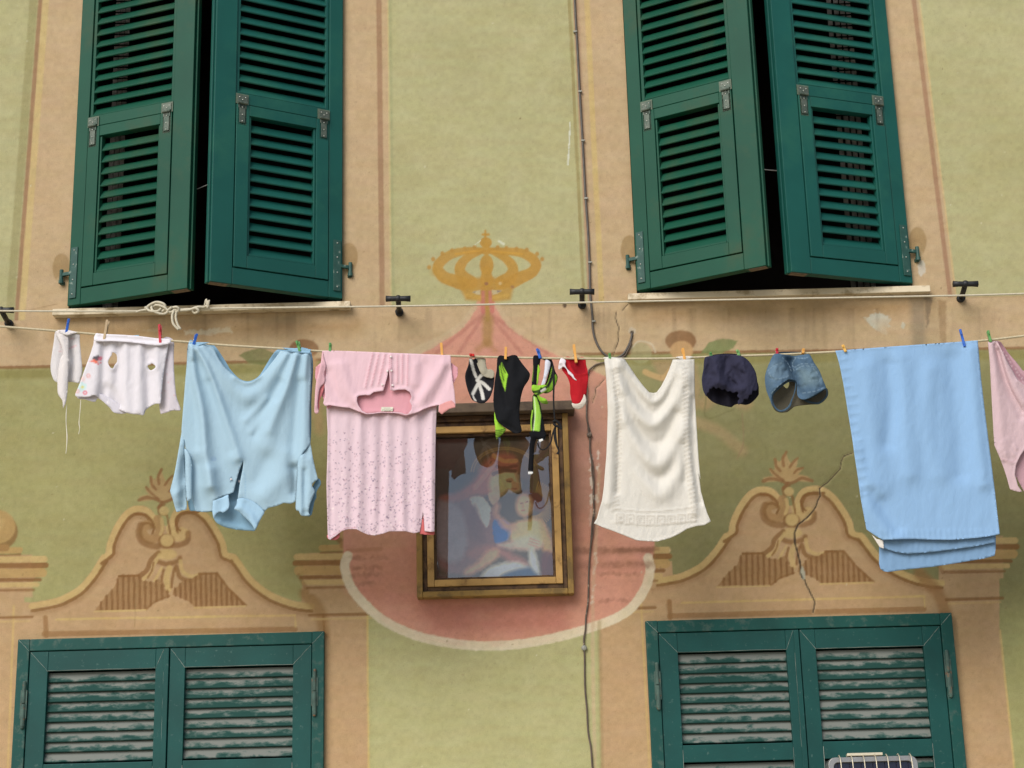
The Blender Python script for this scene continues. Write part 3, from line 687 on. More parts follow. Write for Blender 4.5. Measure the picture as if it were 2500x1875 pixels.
def leaf(hx, sgn, ang, M, label, seed):
    rz = -radians(ang)*sgn; W_ = .632; z0 = .0; zt = 2.10; T = .046
    S = lambda a, b: (min(sgn*a, sgn*b), max(sgn*a, sgn*b))
    m = MB()
    def bx(u0, u1, za, zb, y0=-T/2, y1=T/2, mm=None):
        a, b = S(u0, u1); (mm or m).box(a, b, y0, y1, za, zb)
    st, fr = .068, .530
    bx(0, st, z0+.002, zt); bx(fr+.0, W_, z0, zt)
    bx(st+.001, fr-.001, z0+.001, z0+.080, -T/2+.001, T/2-.001); bx(st+.001, fr-.001, .888, .942, -T/2+.001, T/2-.001); bx(st+.001, fr-.001, zt-.09, zt-.001, -T/2+.001, T/2-.001)
    bx(W_+.0005, W_+.010, z0+.0, zt, -.005, T/2)                       # rebate strip on the meeting stile
    bx(st+.0015, st+.018, .943, zt-.091, -T/2+.009, T/2-.009); bx(fr-.018, fr-.0015, .943, zt-.091, -T/2+.009, T/2-.009)
    k = 0; z = .968
    a, b = S(st+.016, fr-.016)
    while z < zt-.1:
        slat(m, a, b, z+random.uniform(-.001, .001), .058, .010, radians(57+random.uniform(-1.5, 1.5)), .002); z += .0605
    loc = (hx, -.005, 4.060)
    o = m.build('shutter', M, facade, loc, bevel=.0025); o.rotation_euler[2] = rz; o['label'] = label
    # hinged lower flap
    f = MB(); g = .004
    u0, u1, za, zb = st+g, fr-g, .080+g, .888-g; wd = .062; y0 = -T/2-.004; y1 = T/2-.006
    for (p0, p1, q0, q1) in ((u0, u0+wd, za, zb), (u1-wd, u1, za, zb)): bx(p0, p1, q0, q1, y0, y1, f)
    bx(u0+wd+.0005, u1-wd-.0005, za, za+wd-.002, y0+.0006, y1-.0006, f); bx(u0+wd+.0005, u1-wd-.0005, zb-wd+.010, zb, y0+.0006, y1-.0006, f)
    # bead round the opening
    for (p0, p1, q0, q1) in ((u0+wd+.001, u0+wd+.011, za+wd, zb-wd+.009), (u1-wd-.011, u1-wd-.001, za+wd, zb-wd+.009), (u0+wd+.012, u1-wd-.012, za+wd, za+wd+.010)): bx(p0, p1, q0, q1, y0+.008, y1-.006, f)
    a, b = S(u0+wd+.010, u1-wd-.010)
    for i in range(11):
        slat(f, a, b, za+wd+.028+i*.0606+random.uniform(-.001, .001), .058, .010, radians(57+random.uniform(-1.5, 1.5)), .002)
    fo = f.build('shutter_flap', M, o, bevel=.002)
    # mitre scratches and bare end grain
    e = MB(); bx(W_-.085, W_-.004, z0-.0025, z0-.0003, -T/2+.006, T/2-.006, e)
    e.build('worn_end_grain', M_end, o)
    # flap hinges
    for u in (u0+.026, u1-.026):
        h = MB(); hl = MB(); c = sgn*u; y = -T/2-.0058
        h.box(c-.024, c+.024, y-.0022, y+.001, .892, .928); h.box(c-.014, c+.014, y-.0022, y+.001, .790, .882); h.box(c-.019, c+.019, y-.0022, y+.001, .862, .8825)
        h.tube([(c-.022, y-.005, .887), (c+.022, y-.005, .887)], .0065, 8)
        hl.box(c-.031, c+.030, y+.0018, y+.0034, .884, .935); hl.box(c-.021, c+.021, y+.0018, y+.0034, .780, .8835)
        s = MB()
        for dx, dz in ((-.014, .917), (.014, .917), (0, .905), (0, .866), (0, .830), (0, .797)): s.sphere((c+dx, y-.0024, dz), .0032, 8, 5)
        build2(h, M_zinc, s, M_scr, 'flap_hinge', o, .001)
        hl.build('scraped_paint', M_hal, o)
    # pintle plate at the foot
    h = MB(); y = -T/2-.003
    h.box(*S(.010, .046), y-.003, y+.002, .035, .285); bx(-.036, .012, .152, .168, y-.004, y+.010, h)
    h.tube([(sgn*-.038, y, .132), (sgn*-.038, y, .184)], .009, 10); h.tube([(sgn*-.038, y, .116), (sgn*-.038, y, .133)], .012, 10)
    h.box(*S(-.046, -.030), y+.002, .030, .112, .128)
    s = MB()
    for dz in (.055, .125, .2, .27): s.sphere((sgn*.028, y-.0034, dz), .0036, 8, 5)
    build2(h, M_gh, s, M_scr, 'pintle_hinge', o, .0015)
    return o
leaf(-2.038, 1, 19.5, M_gu, 'green louvred shutter leaf with a hinged flap, leftmost of the upper four', 1)
leaf(-.784, -1, 28, M_gsky, 'sky tinted green shutter leaf swung out, beside the buff surround left of the crown', 2)
leaf(.600, 1, 29, M_gu, 'green louvred shutter leaf swung out, nearest the wall cable', 3)
leaf(1.858, -1, 19.5, M_gsky, 'sky tinted green shutter leaf at the far right of the upper row', 4)
M_white = mat('white_painted_iron', (214, 214, 208), .4, .05, 20, 0)
for (a, b, c) in (((1852, 405), (1857, 413), (1897, 417)), ((476, 458), (480, 462), (514, 448))):
    m = MB().tube([P3(*a, -.12), P3(*b, -.12), P3(*c, -.12)], .0022, 6)
    m.build('casement_stay', M_white, facade, smooth=True)
# ------------------------------------------------------------------ lower closed shutters
M_low = mat('weathered_green_paint', (12, 70, 66), .55, .14, 6, .15, 50, spec=.3, wear=(70, 100, 94), wear_amt=.04, wscale=45, wstretch=(1, 1, 1))
M_lowf = mat('weathered_frame_paint', (16, 72, 66), .6, .16, 6, .2, 50, spec=.3, wear=(62, 88, 80), wear_amt=.30, wscale=26)
M_crk = mat('chipped_white_edge', (150, 156, 146), .8, .15, 60, .2)
M_gap = mat('recess_shade', (16, 18, 18), .9, .1, 4, 0)  # near-black sheet in place of the shade inside the window
M_rust = mat('old_hinge', (70, 92, 84), .6, .3, 40, .2, wear=(140, 92, 60), wear_amt=.2, wscale=30)
def slat_mat(z_first, pitch):
    """green paint flaking off grey wood, board by board"""
    m = new_mat('flaking_slat_paint'); N, Lk = nt(m); b = N['Principled BSDF']; b.inputs['Roughness'].default_value = .8; b.inputs['Specular IOR Level'].default_value = .15
    tc = N.new('ShaderNodeTexCoord'); sx = N.new('ShaderNodeSeparateXYZ'); Lk.new(tc.outputs['Object'], sx.inputs[0])
    def M(op, a, bb=None):
        n = N.new('ShaderNodeMath'); n.operation = op
        for i, v in enumerate((a, bb)):
            if v is None: continue
            if isinstance(v, (int, float)): n.inputs[i].default_value = v
            else: Lk.new(v, n.inputs[i])
        return n.outputs[0]
    t = M('DIVIDE', M('SUBTRACT', sx.outputs['Z'], z_first-pitch/2), pitch); k = M('FLOOR', t); f = M('SUBTRACT', t, k)
    cb = N.new('ShaderNodeCombineXYZ'); Lk.new(M('MULTIPLY', sx.outputs['X'], 9.), cb.inputs[0]); Lk.new(M('MULTIPLY', k, 5.37), cb.inputs[1]); Lk.new(M('MULTIPLY', f, .9), cb.inputs[2])
    n1 = N.new('ShaderNodeTexNoise'); n1.inputs['Scale'].default_value = 1.3; n1.inputs['Detail'].default_value = 9; n1.inputs['Roughness'].default_value = .68; Lk.new(cb.outputs[0], n1.inputs['Vector'])
    v = M('ADD', M('ADD', n1.outputs['Fac'], M('MULTIPLY', f, .34)), -.17)
    wn = N.new('ShaderNodeTexWhiteNoise'); wn.noise_dimensions = '1D'; Lk.new(k, wn.inputs['W'])
    v = M('ADD', v, M('MULTIPLY', M('SUBTRACT', wn.outputs['Value'], .5), .16))
    r = N.new('ShaderNodeValToRGB'); e = r.color_ramp.elements; e[0].position = .39; e[0].color = (*lin((34, 68, 62)), 1); e[1].position = .55; e[1].color = (*lin((118, 122, 116)), 1)
    q = r.color_ramp.elements.new(.46); q.color = (*lin((70, 92, 86)), 1); Lk.new(v, r.inputs['Fac']); Lk.new(r.outputs['Color'], b.inputs['Base Color'])
    return m
def lowwin(x0, x1, z0, z1, xm, label, idx):
    fw = .052
    m = MB()
    m.box(x0, x0+fw, -.030, .06, z0, z1); m.box(x1-fw, x1, -.030, .06, z0, z1); m.box(x0+fw+.0005, x1-fw-.0005, -.0295, .0595, z1-fw, z1-.0005)
    o = m.build('window_frame', M_lowf, facade, bevel=.003); o['label'] = label
    MB().box(x0+fw, x1-fw, .040, .055, z0, z1-fw-.001).build('recess_shade', M_gap, o)
    spans = ((x0+fw+.003, xm-.002), (xm+.002, x1-fw-.003))
    for j, (a, b) in enumerate(spans):
        s = MB(); y0, y1 = (-.024, .018)
        zt = z1-fw-.003; sw = .080; sm_ = .058 if j == 0 else .066
        la, lb = (a+sw, b-sm_) if j == 0 else (a+sm_, b-sw)
        s.box(a, la, y0, y1, z0, zt); s.box(lb, b, y0, y1, z0, zt)
        tr = .085
        s.box(la+.0005, lb-.0005, y0+.0005, y1-.0005, zt-tr, zt-.0005)
        zr = zt-tr-.395                                    # middle rail
        s.box(la+.0005, lb-.0005, y0+.0005, y1-.0005, zr-.072, zr)
        if j == 0: s.box(b-.022, b-.0005, y0-.007, y0-.0003, z0, zt-.001)
        so = s.build('shutter', M_low, facade, bevel=.002)
        so['label'] = label.replace('weathered green frame', ('left' if j == 0 else 'right')+' closed louvred leaf')
        sl = MB(); z = zt-tr-.028
        while z > z0:
            if not (zr-.085 < z < zr+.014): 
                slat(sl, la-.004, lb+.004, z, .044, .008, radians(68), .002)
            z -= .0425
        sl.build('flaking_slats', slat_mat(zt-tr-.028, .0425), so)
        def line(p, q, w=.0016):
            c = MB()
            p = Vector((p[0], y0-.0005, p[1])); q = Vector((q[0], y0-.0005, q[1])); n = 9; pts = [p.lerp(q, t/n)+Vector((random.uniform(-1, 1)*.0008, 0, random.uniform(-1, 1)*.0008)) for t in range(n+1)]
            c.tube(pts, w*.5, 5, rr=[w*.5*random.uniform(.3, 1.3) for _ in pts]); c.build('chipped_edge', M_crk, so)
        line((a+.004, zt-.004), (la, zt-tr)); line((b-.024 if j == 0 else b-.004, zt-.004) if j == 0 else (b-.004, zt-.004), (lb, zt-tr))
        line((la, zr-.02), (la, z0+.3), .0022); line((lb, zr-.02), (lb, z0+.3), .0022); line((la, zt-tr+.001), (lb, zt-tr+.001), .0015)
        if j == 0: line((b-.0225, zt-.1), (b-.0225, zt-.5), .0012)
    
    for (p_, q_) in (((x0+.004, z1-.004), (x0+fw, z1-fw)), ((x1-.004, z1-.004), (x1-fw, z1-fw))):
        P_, Q_ = Vector((p_[0], -.0303, p_[1])), Vector((q_[0], -.0303, q_[1]))
        pts = [P_.lerp(Q_, t/8)+Vector((random.uniform(-1, 1)*.001, 0, random.uniform(-1, 1)*.001)) for t in range(9)]
        MB().tube(pts, .001, 5, rr=[random.uniform(.0003, .0012) for _ in pts]).build('mitre_chip', M_crk, o)
    for hx, dz in ((x0+fw-.012, -.19), (x1-fw+.012, -.17)):
        h = MB().tube([(hx, -.034, z1+dz), (hx, -.034, z1+dz-.085)], .008, 10).tube([(hx, -.034, z1+dz-.09), (hx, -.034, z1+dz-.185)], .010, 10).sphere((hx, -.034, z1+dz+.002), .008).sphere((hx, -.034, z1+dz-.188), .0085)
        h.box(hx-.014, hx+.014, -.0345, -.0285, z1+dz-.15, z1+dz-.03)
        h.build('barrel_hinge', M_rust, o, smooth=False)
lowwin(*LOW[0], -1.522, 'weathered green frame of the window below the light blue shirt', 0)
lowwin(*LOW[1], 1.221, 'weathered green frame of the window below the plaster crack', 1)
# ------------------------------------------------------------------ black shutter holders on the wall
M_blk = mat('black_iron', (34, 36, 38), .5, .2, 30, .1, spec=.4)
def holder(tx, ty, bx_, by, label, L=.135):
    b = P3(bx_, by, -.01); 
    o = empty('shutter_holder', (b.x, 0, b.z)); tag(o, label, 'bracket', 'black shutter holders along the wall')
    tip = P3(tx, ty, -L)
    t = Vector((tip.x-b.x, -L, tip.z-b.z))
    m = MB().tube([(0, .012, 0), (0, -.02, 0)], .019, 14).tube([(0, -.018, 0), (t.x*.5, -L*.55, t.z*.4), t], .012, 12)
    m.build('stem', M_blk, o, smooth=True)
    c = MB().tube([t+Vector((-.056, 0, .001)), t+Vector((-.03, 0, 0)), t+Vector((.03, 0, -.001)), t+Vector((.056, 0, -.002))], .0135, 14, rr=[.0145, .0125, .0125, .0145])
    c.sphere(t, .0165)
    c.build('crossbar', M_blk, o, smooth=True)
    return o
holder(972, 729, 975, 762, 'black iron shutter holder between the left window sill and the crown')
holder(1421, 712, 1421, 744, 'black iron shutter holder beside the thin wall cable')
holder(2357, 693, 2346, 728, 'black iron shutter holder right of the right window sill')
holder(3, 757, 22, 790, 'black iron shutter holder cut off at the left edge of the picture')
# ------------------------------------------------------------------ wall cables
M_cab = mat('grey_cable', (92, 86, 80), .6, .15, 40, .1); M_clip = mat('cable_clip', (150, 150, 140), .5, .2, 60, 0)
M_cab2 = mat('weathered_cable', (96, 84, 74), .75, .2, 30, .2, wear=(180, 164, 144), wear_amt=.14, wscale=24)
o = tag(empty('wall_cable', P3(1447, 782)), 'thin grey cable clipped down the wall from the top, looping into a hole', 'cable')
l0 = Vector(o.location)
pts = [(1390, -420), (1395, -200), (1403, 0), (1409, 110), (1415, 222), (1422, 342), (1429.5, 482), (1435, 560), (1439, 642), (1441, 720), (1446, 770), (1447, 800), (1452, 825), (1462, 848), (1475, 864), (1490, 873), (1507, 873), (1522, 864), (1534, 845), (1541, 826), (1543, 812)]
q = [P3(x, y, -.006) for x, y in spl(pts, 5)]; q[-1].y = .02
MB().tube([v-l0 for v in q], .0052, 8).build('cable_run', M_cab, o, smooth=True)
for x, y in ((1403, 78), (1415, 224), (1422, 344), (1429.5, 485), (1439, 641), (1448, 785)):
    c = P3(x, y, -.006)-l0
    MB().box(c.x-.006, c.x+.010, c.y-.008, .0, c.z-.004, c.z+.004).sphere((c.x+.009, c.y-.006, c.z), .004).build('cable_clip', M_clip, o, bevel=.001)
o = tag(empty('wall_cable', P3(1440, 1060)), 'knotted weathered cable running down the pink mantle beside the picture', 'cable')
l0 = Vector(o.location)
pts = [(1541, 836), (1530, 862), (1516, 874), (1490, 882), (1462, 888), (1444, 898), (1434, 915), (1431, 940), (1431, 985), (1434, 1030), (1438, 1060), (1441, 1100), (1446, 1150), (1449, 1200), (1448, 1260), (1441, 1337), (1435, 1465), (1429, 1530), (1426, 1582), (1430, 1700), (1437, 1790), (1447, 1875), (1462, 2100)]
q = [P3(x+.8*sin(i*.7), y, -.007-.0015*sin(i*.5)) for i, (x, y) in enumerate(spl(pts, 8))]
MB().tube([v-l0 for v in q], .0038, 8).build('cable_run', M_cab2, o, smooth=True)
q = [P3(x+2+1.6*sin(i*.35), y, -.009) for i, (x, y) in enumerate(spl(pts[7:16], 8))]
MB().tube([v-l0 for v in q], .0022, 6).build('twisted_second_strand', M_cab2, o, smooth=True)
for x, y in ((1439, 1062), (1426, 1582)):
    c = P3(x, y, -.010)-l0
    MB().sphere(c, .0125, sc=(1, .7, 1)).build('cable_knot', M_cab2 if y < 1500 else M_clip, o, smooth=True)
# ------------------------------------------------------------------ framed picture
M_gold = mat('worn_gilt_wood', (146, 116, 62), .7, .2, 9, .35, 70, wear=(112, 90, 52), wear_amt=.45, wscale=9)
M_brw = mat('brown_wood', (92, 70, 48), .75, .2, 14, .4, 70, wear=(60, 44, 34), wear_amt=.5, wscale=18)
M_pine = mat('raw_pine', (176, 140, 84), .75, .2, 12, .4, 60, wear=(116, 86, 52), wear_amt=.26, wscale=14)
M_hood = mat('grey_board', (96, 82, 66), .85, .2, 8, .35, 60, wear=(74, 62, 52), wear_amt=.5, wscale=10)
fx0, fx1, fz0, fz1 = -.440, .247, 2.660, 3.475
pic = tag(empty('framed_picture', (0, 0, 0)), 'glazed painting of a mother and child in a worn wooden frame', 'picture')
def rect(m, x0, x1, z0, z1, w, y0, y1, top=True):
    m.box(x0, x0+w, y0, y1, z0, z1); m.box(x1-w, x1, y0, y1, z0, z1); m.box(x0+w+.0004, x1-w-.0004, y0+.0004, y1, z0, z0+w)
    if top: m.box(x0+w+.0004, x1-w-.0004, y0+.0004, y1, z1-w, z1)
m = MB(); rect(m, fx0, fx1, fz0, fz1, .026, -.075, -.001, False); m.build('outer_frame', M_gold, pic, bevel=.004)
m = MB().box(fx0+.0265, fx1-.0265, -.074, -.001, fz1-.026, fz1-.0005); rect(m, fx0+.0265, fx1-.0265, fz0+.0265, fz1-.0265, .020, -.058, -.003); m.build('brown_rebate', M_brw, pic, bevel=.003)
m = MB(); rect(m, fx0+.047, fx1-.047, fz0+.047, fz1-.047, .030, -.068, -.004); m.build('pine_stop', M_pine, pic, bevel=.003)
m = MB(); rect(m, fx0+.0775, fx1-.0775, fz0+.0775, fz1-.0775, .010, -.050, -.005); m.build('inner_lip', M_brw, pic, bevel=.002)
hz = P3(1200, 1003, -.13).z
m = MB().box(fx0-.02, fx1+.035, -.150, -.001, fz1+.002, fz1+.040).box(fx0-.005, fx1+.02, -.10, -.001, fz1-.03, fz1+.0015) if False else MB().box(fx0-.015, fx1+.030, -.125, -.001, fz1+.001, fz1+.045)
m.build('hood_board', M_hood, pic, bevel=.004)
gx0, gx1, gz0, gz1 = fx0+.085, fx1-.085, fz0+.085, fz1-.085
# the painting, in its own panel coordinates
st = .0032
ax = np.arange(gx0-.004, gx1+.004, st); az = np.arange(gz0-.004, gz1+.004, st)
g1, g2 = np.meshgrid(ax, az); Wp = np.stack([g1.ravel(), np.full(g1.size, -.006), g2.ravel()], 1)
q = Painter(project(Wp), (84, 70, 52)); q.noise()
def qp(pts, c, a=.95, s=13, r=.8): q.poly(I_(*pts), c, a, s, r, True)
def qs(pts, w, c, a=.9, s=6, **k): q.stroke(I_(*pts), w, c, a, s, rough=.5, **k)
qp(((200, 0), (560, 0), (620, 400), (400, 620), (200, 760)), (74, 66, 56)); qp(((1100, 0), (1450, 0), (1450, 700), (1200, 600)), (112, 84, 62), .8, 30)
q.ell(*I_((925, 330))[0], 74, 46, (112, 84, 50), .6, 14, .4)
for r_ in (1., .93): q.stroke(I_(*[(930+330*r_*cos(t), 420+250*r_*sin(t)) for t in np.linspace(pi*1.02, pi*1.9, 12)]), 3, (150, 118, 66), .7, 4)
qp(((280, 690), (520, 640), (700, 700), (860, 860), (900, 1100), (760, 1300), (560, 1420), (280, 1300)), (130, 92, 84))                      # gown
qp(((280, 720), (420, 700), (520, 820), (560, 1100), (470, 1280), (280, 1200)), (150, 138, 136), .85, 14)                                   # pale sleeve
qp(((590, 660), (700, 650), (790, 760), (760, 950), (700, 880), (640, 780)), (196, 184, 166), .9, 6)                                        # collar
qp(((640, 720), (700, 900), (740, 1100), (640, 1060), (560, 880)), (112, 78, 72), .8, 10)
qp(((300, 660), (480, 600), (640, 480), (720, 330), (840, 240), (980, 230), (1050, 300), (1050, 420), (900, 420), (820, 470), (780, 620), (640, 640), (420, 700)), (158, 96, 70))     # shawl
qs(((820, 250), (920, 300), (1040, 300)), 10, (190, 130, 78)); qs(((800, 320), (900, 370), (1040, 350)), 8, (110, 66, 44)); qs(((640, 560), (740, 440), (820, 330)), 12, (186, 130, 100), .7)
qp(((800, 440), (900, 400), (1020, 400), (1050, 450), (1075, 560), (1030, 600), (960, 590), (880, 640), (800, 620), (780, 540)), (204, 168, 122))                                   # face in profile, bowed
qs(((820, 430), (920, 395), (1030, 400)), 10, (96, 62, 38), .9, 6); qp(((940, 480), (1000, 470), (1010, 500), (960, 510)), (140, 98, 66), .8, 5, .2); qs(((950, 500), (990, 505)), 2.5, (76, 48, 34))
qp(((1000, 500), (1060, 520), (1070, 570), (1010, 585)), (160, 116, 80), .7, 6, .2); qs(((1000, 572), (1040, 574)), 2.5, (140, 70, 56), .8)
qp(((770, 620), (880, 620), (860, 700), (800, 720)), (196, 160, 122), .9, 8)                                                                  # neck
qp(((820, 880), (960, 900), (1000, 1000), (930, 1090), (830, 1090)), (46, 92, 150), .95, 6)                                                   # blue cloth
for k in range(30):
    t = -1.3+k*.1; c0 = I_((1200, 720))[0]
    q.stroke([(c0[0]+30*cos(t), c0[1]+30*sin(t)), (c0[0]+56*cos(t), c0[1]+56*sin(t))], 2.2, (176, 138, 74), .8, 2.5)
qp(((1090, 630), (1160, 590), (1250, 610), (1320, 690), (1300, 790), (1220, 770), (1160, 680)), (108, 64, 48))                                # child's hair
q.ell(*I_((1120, 735))[0], 20, 27, (200, 158, 118), .95, 12, .5)                                                                                    # child's face
qs(((1085, 715), (1105, 712)), 2.5, (96, 66, 50)); qs(((1130, 705), (1150, 700)), 2.5, (96, 66, 50)); qs(((1112, 725), (1108, 755)), 2, (170, 124, 92)); qs(((1095, 785), (1122, 782)), 2.5, (156, 84, 66))
qp(((980, 1060), (1020, 920), (1130, 880), (1260, 880), (1330, 1000), (1290, 1130), (1120, 1120)), (200, 164, 118))                            # child's body
qp(((820, 800), (850, 700), (880, 740), (870, 820), (950, 900), (1050, 930), (1010, 990), (900, 940)), (188, 138, 108))                        # arm reaching up
qp(((1270, 880), (1340, 960), (1400, 1120), (1400, 1240), (1320, 1200), (1290, 1060)), (196, 146, 84))
qp(((860, 1120), (1000, 1080), (1150, 1030), (1250, 1050), (1290, 1120), (1220, 1170), (1060, 1170), (960, 1160)), (196, 166, 144))            # her hand
qs(((1180, 1060), (1270, 1090)), 3, (150, 110, 92), .7); qs(((1170, 1085), (1265, 1115)), 3, (150, 110, 92), .7); qs(((1160, 1110), (1250, 1140)), 3, (150, 110, 92), .7)
qp(((560, 1200), (700, 1130), (860, 1140), (1100, 1250), (1160, 1330), (1040, 1330), (820, 1200), (640, 1260)), (150, 100, 84))
qp(((740, 1200), (850, 1160), (860, 1240), (700, 1350), (560, 1420), (540, 1370), (660, 1290)), (196, 152, 112))                               # legs
qp(((1170, 1180), (1220, 1190), (1280, 1440), (1270, 1490), (1230, 1430), (1180, 1310)), (206, 204, 190)); qp(((700, 1440), (820, 1330), (1040, 1290), (1150, 1350), (930, 1400), (860, 1480)), (206, 200, 184))
qp(((880, 1480), (930, 1400), (1160, 1340), (1270, 1480)), (62, 84, 112)); qp(((280, 1420), (560, 1430), (700, 1480), (280, 1500)), (112, 92, 84), .8, 12)
qp(((1290, 1200), (1440, 1230), (1440, 1490), (1300, 1480)), (96, 44, 32), .9, 10)
cm = attr_mat('oil_paint', .45, .12, 60., .3, 120., .002, spec=.4)
i0 = np.arange(len(ax)*len(az)).reshape(len(az), len(ax)); Fp = np.stack([i0[:-1, :-1], i0[:-1, 1:], i0[1:, 1:], i0[1:, :-1]], -1).reshape(-1, 4)
dense_mesh('painted_panel', Wp, Fp, np.clip(q.c*2.2, 0, .9), cm, pic)
g = new_mat('picture_glass'); N, Lk = nt(g); N.remove(N['Principled BSDF'])
tr = N.new('ShaderNodeBsdfTransparent'); tr.inputs['Color'].default_value = (.96, .97, .97, 1); gl = N.new('ShaderNodeBsdfGlossy'); gl.inputs['Roughness'].default_value = .015; gl.inputs['Color'].default_value = (.74, .86, 1, 1)
fr = N.new('ShaderNodeFresnel'); fr.inputs['IOR'].default_value = 1.62; mx = N.new('ShaderNodeMixShader')
ma = N.new('ShaderNodeMath'); ma.operation = 'MULTIPLY'; ma.inputs[1].default_value = GLASS_GAIN; Lk.new(fr.outputs[0], ma.inputs[0])
Lk.new(ma.outputs[0], mx.inputs[0]); Lk.new(tr.outputs[0], mx.inputs[1]); Lk.new(gl.outputs[0], mx.inputs[2]); Lk.new(mx.outputs[0], N['Material Output'].inputs['Surface'])
MB().add([(gx0-.002, -.022, gz0-.002), (gx1+.002, -.022, gz0-.002), (gx1+.002, -.022, gz1+.002), (gx0-.002, -.022, gz1+.002)], [(0, 1, 2, 3)]).build('glass_pane', g, pic)
# ------------------------------------------------------------------ caged floodlight at the bottom right
M_sil = mat('silver_casting', (150, 148, 144), .35, .1, 20, .05, metal=.7); M_wire = mat('wire_guard', (206, 196, 170), .4, .1, 20, 0, metal=.4); M_lens = mat('dark_lens', (26, 26, 42), .12, .1, 4, 0, spec=.6)
fc = P3(2137, 1975, -.32)
fl = tag(empty('floodlight', fc), 'silver framed floodlight behind a wire guard at the lower right', 'lamp')
fl.rotation_euler[0] = radians(-8)
def rring(w, h, r, y, n=6):
    o = []
    for cx, cz, a0 in ((w-r, h-r, 0), (-w+r, h-r, pi/2), (-w+r, -h+r, pi), (w-r, -h+r, 1.5*pi)):
        for k in range(n+1): a = a0+pi/2*k/n; o.append((cx+r*cos(a), y, cz+r*sin(a)))
    return o
hw, hh = .185, .205
m = MB(); R1, R2, R3, R4 = rring(hw, hh, .035, -.03), rring(hw-.004, hh-.004, .03, -.055), rring(hw-.024, hh-.024, .02, -.055), rring(hw-.026, hh-.026, .02, -.04)
for a, b in ((R1, R2), (R2, R3), (R3, R4)): m.prism(a, b, cap=False)
m.prism(rring(hw-.03, hh-.03, .03, .06), R1, cap=False); m.add(rring(hw-.03, hh-.03, .03, .06), [tuple(range(28))[::-1]])
m.build('housing', M_sil, fl, smooth=False, bevel=.001)
MB().add(rring(hw-.026, hh-.026, .02, -.042), [tuple(range(28))]).build('lens', M_lens, fl)
m = MB().box(-.10, .045, -.052, -.02, hh+.001, hh+.013); m.build('top_catch', M_wire, fl, bevel=.002)
m = MB()
for i in range(7):
    x = -hw+.05+i*.048
    m.tube([(x, -.035, hh+.004), (x, -.055, hh+.004), (x, -.075, hh-.01), (x, -.08, hh-.03), (x, -.08, -hh+.03), (x, -.055, -hh-.002)], .0021, 6)
for z in (-.12, 0, .12): m.tube([(-hw+.03, -.0845, z), (hw-.03, -.0845, z)], .0021, 6)
m.build('wire_guard', M_wire, fl, smooth=True)
MB().tube([(0, .06, 0), (0, .30, -.02)], .014, 10).box(-.04, .04, .285, .296, -.08, .05).build('wall_arm', M_blk, fl)
# ------------------------------------------------------------------ ropes
YL = -.62
M_rope = mat('cotton_rope', (190, 178, 148), .85, .12, 90, .5, 240); M_rope2 = mat('white_cord', (196, 188, 166), .85, .1, 90, .5, 240)
low_line = [(-900, 725), (-400, 766), (0, 797), (100, 805), (140, 808), (235, 816), (350, 827), (457, 835), (525, 841), (600, 846), (685, 851), (760, 856), (900, 863), (1102, 869), (1302, 874), (1500, 876), (1643, 875), (1735, 871), (1895, 866), (2037, 859), (2200, 849), (2384, 833), (2500, 820), (2900, 770), (3400, 700)]
up_line = [(-900, 745), (-400, 752), (0, 759), (337, 760), (420, 757), (520, 753), (1000, 747), (1550, 736), (2264, 723), (2500, 717), (3400, 690)]
def rope(pts, r, name, M, par, Y=YL, n=6, l0=Vector((0, 0, 0))):
    s = spl(pts, n); q = [P3(x, y, Y)-l0 for x, y in s]
    return MB().tube(q, r, 8).build(name, M, par, smooth=True)
ll = rope(low_line, .0050, 'clothesline', M_rope, None, n=12); tag(ll, 'lower sagging off white rope that the washing hangs from', 'clothesline')
ul = rope(up_line, .0041, 'clothesline', M_rope2, None, n=8); tag(ul, 'upper straight rope with a big knot in front of the left sill', 'clothesline')
km = MB()
def kt(pts, r=.0054, dz=0.0):
    s = spl([(x, y) for x, y, *_ in pts], 6); d = spl([(i, (pt[2] if len(pt) > 2 else 0)) for i, pt in enumerate(pts)], 6)[:, 1]
    km.tube([P3(x, y, YL-dd) for (x, y), dd in zip(s, d)], r, 8)
Q = lambda *p: K(0, 0, 2.074, p)
kt([q_+(d,) for q_, d in zip(Q((700, 1578), (745, 1565), (750, 1550), (790, 1530), (830, 1540), (835, 1565), (800, 1585), (770, 1565), (790, 1545), (830, 1555), (860, 1580), (885, 1570)), (0, .006, .012, .010, .014, .004, -.004, -.006, .008, .012, .006, .01))])
kt([q_+(d,) for q_, d in zip(Q((735, 1555), (760, 1575), (800, 1575), (820, 1550), (800, 1535), (770, 1545), (775, 1575), (830, 1590), (870, 1560), (895, 1555), (905, 1570), (880, 1590), (850, 1575), (870, 1555)), (.012, .016, .012, -.004, -.008, .004, .014, .01, .006, .014, .008, -.004, .008, .016))])
kt([q_+(d,) for q_, d in zip(Q((875, 1570), (920, 1572), (960, 1568), (990, 1560), (1005, 1575), (985, 1585), (975, 1565), (1000, 1555), (1030, 1555), (1050, 1545), (1055, 1530), (1040, 1525)), (.006, .004, .002, .012, .008, -.004, .004, .012, .006, .01, .012, .006))], .0056)
kt([q_+(d,) for q_, d in zip(Q((880, 1575), (872, 1600), (878, 1640), (905, 1670)), (.01, .012, .012, .01))])
kt([q_+(d,) for q_, d in zip(Q((893, 1575), (890, 1610), (900, 1645), (915, 1668)), (.006, .006, .006, .006))])
kt([q_+(d,) for q_, d in zip(Q((1035, 1550), (1045, 1515), (1050, 1560), (1060, 1520)), (.01, .012, .014, .01))], .0032)
kt([q_+(d,) for q_, d in zip(Q((690, 1580), (715, 1572), (750, 1568)), (.006, .008, .01))], .005)
km.build('rope_knot', M_rope2, ul, smooth=True)
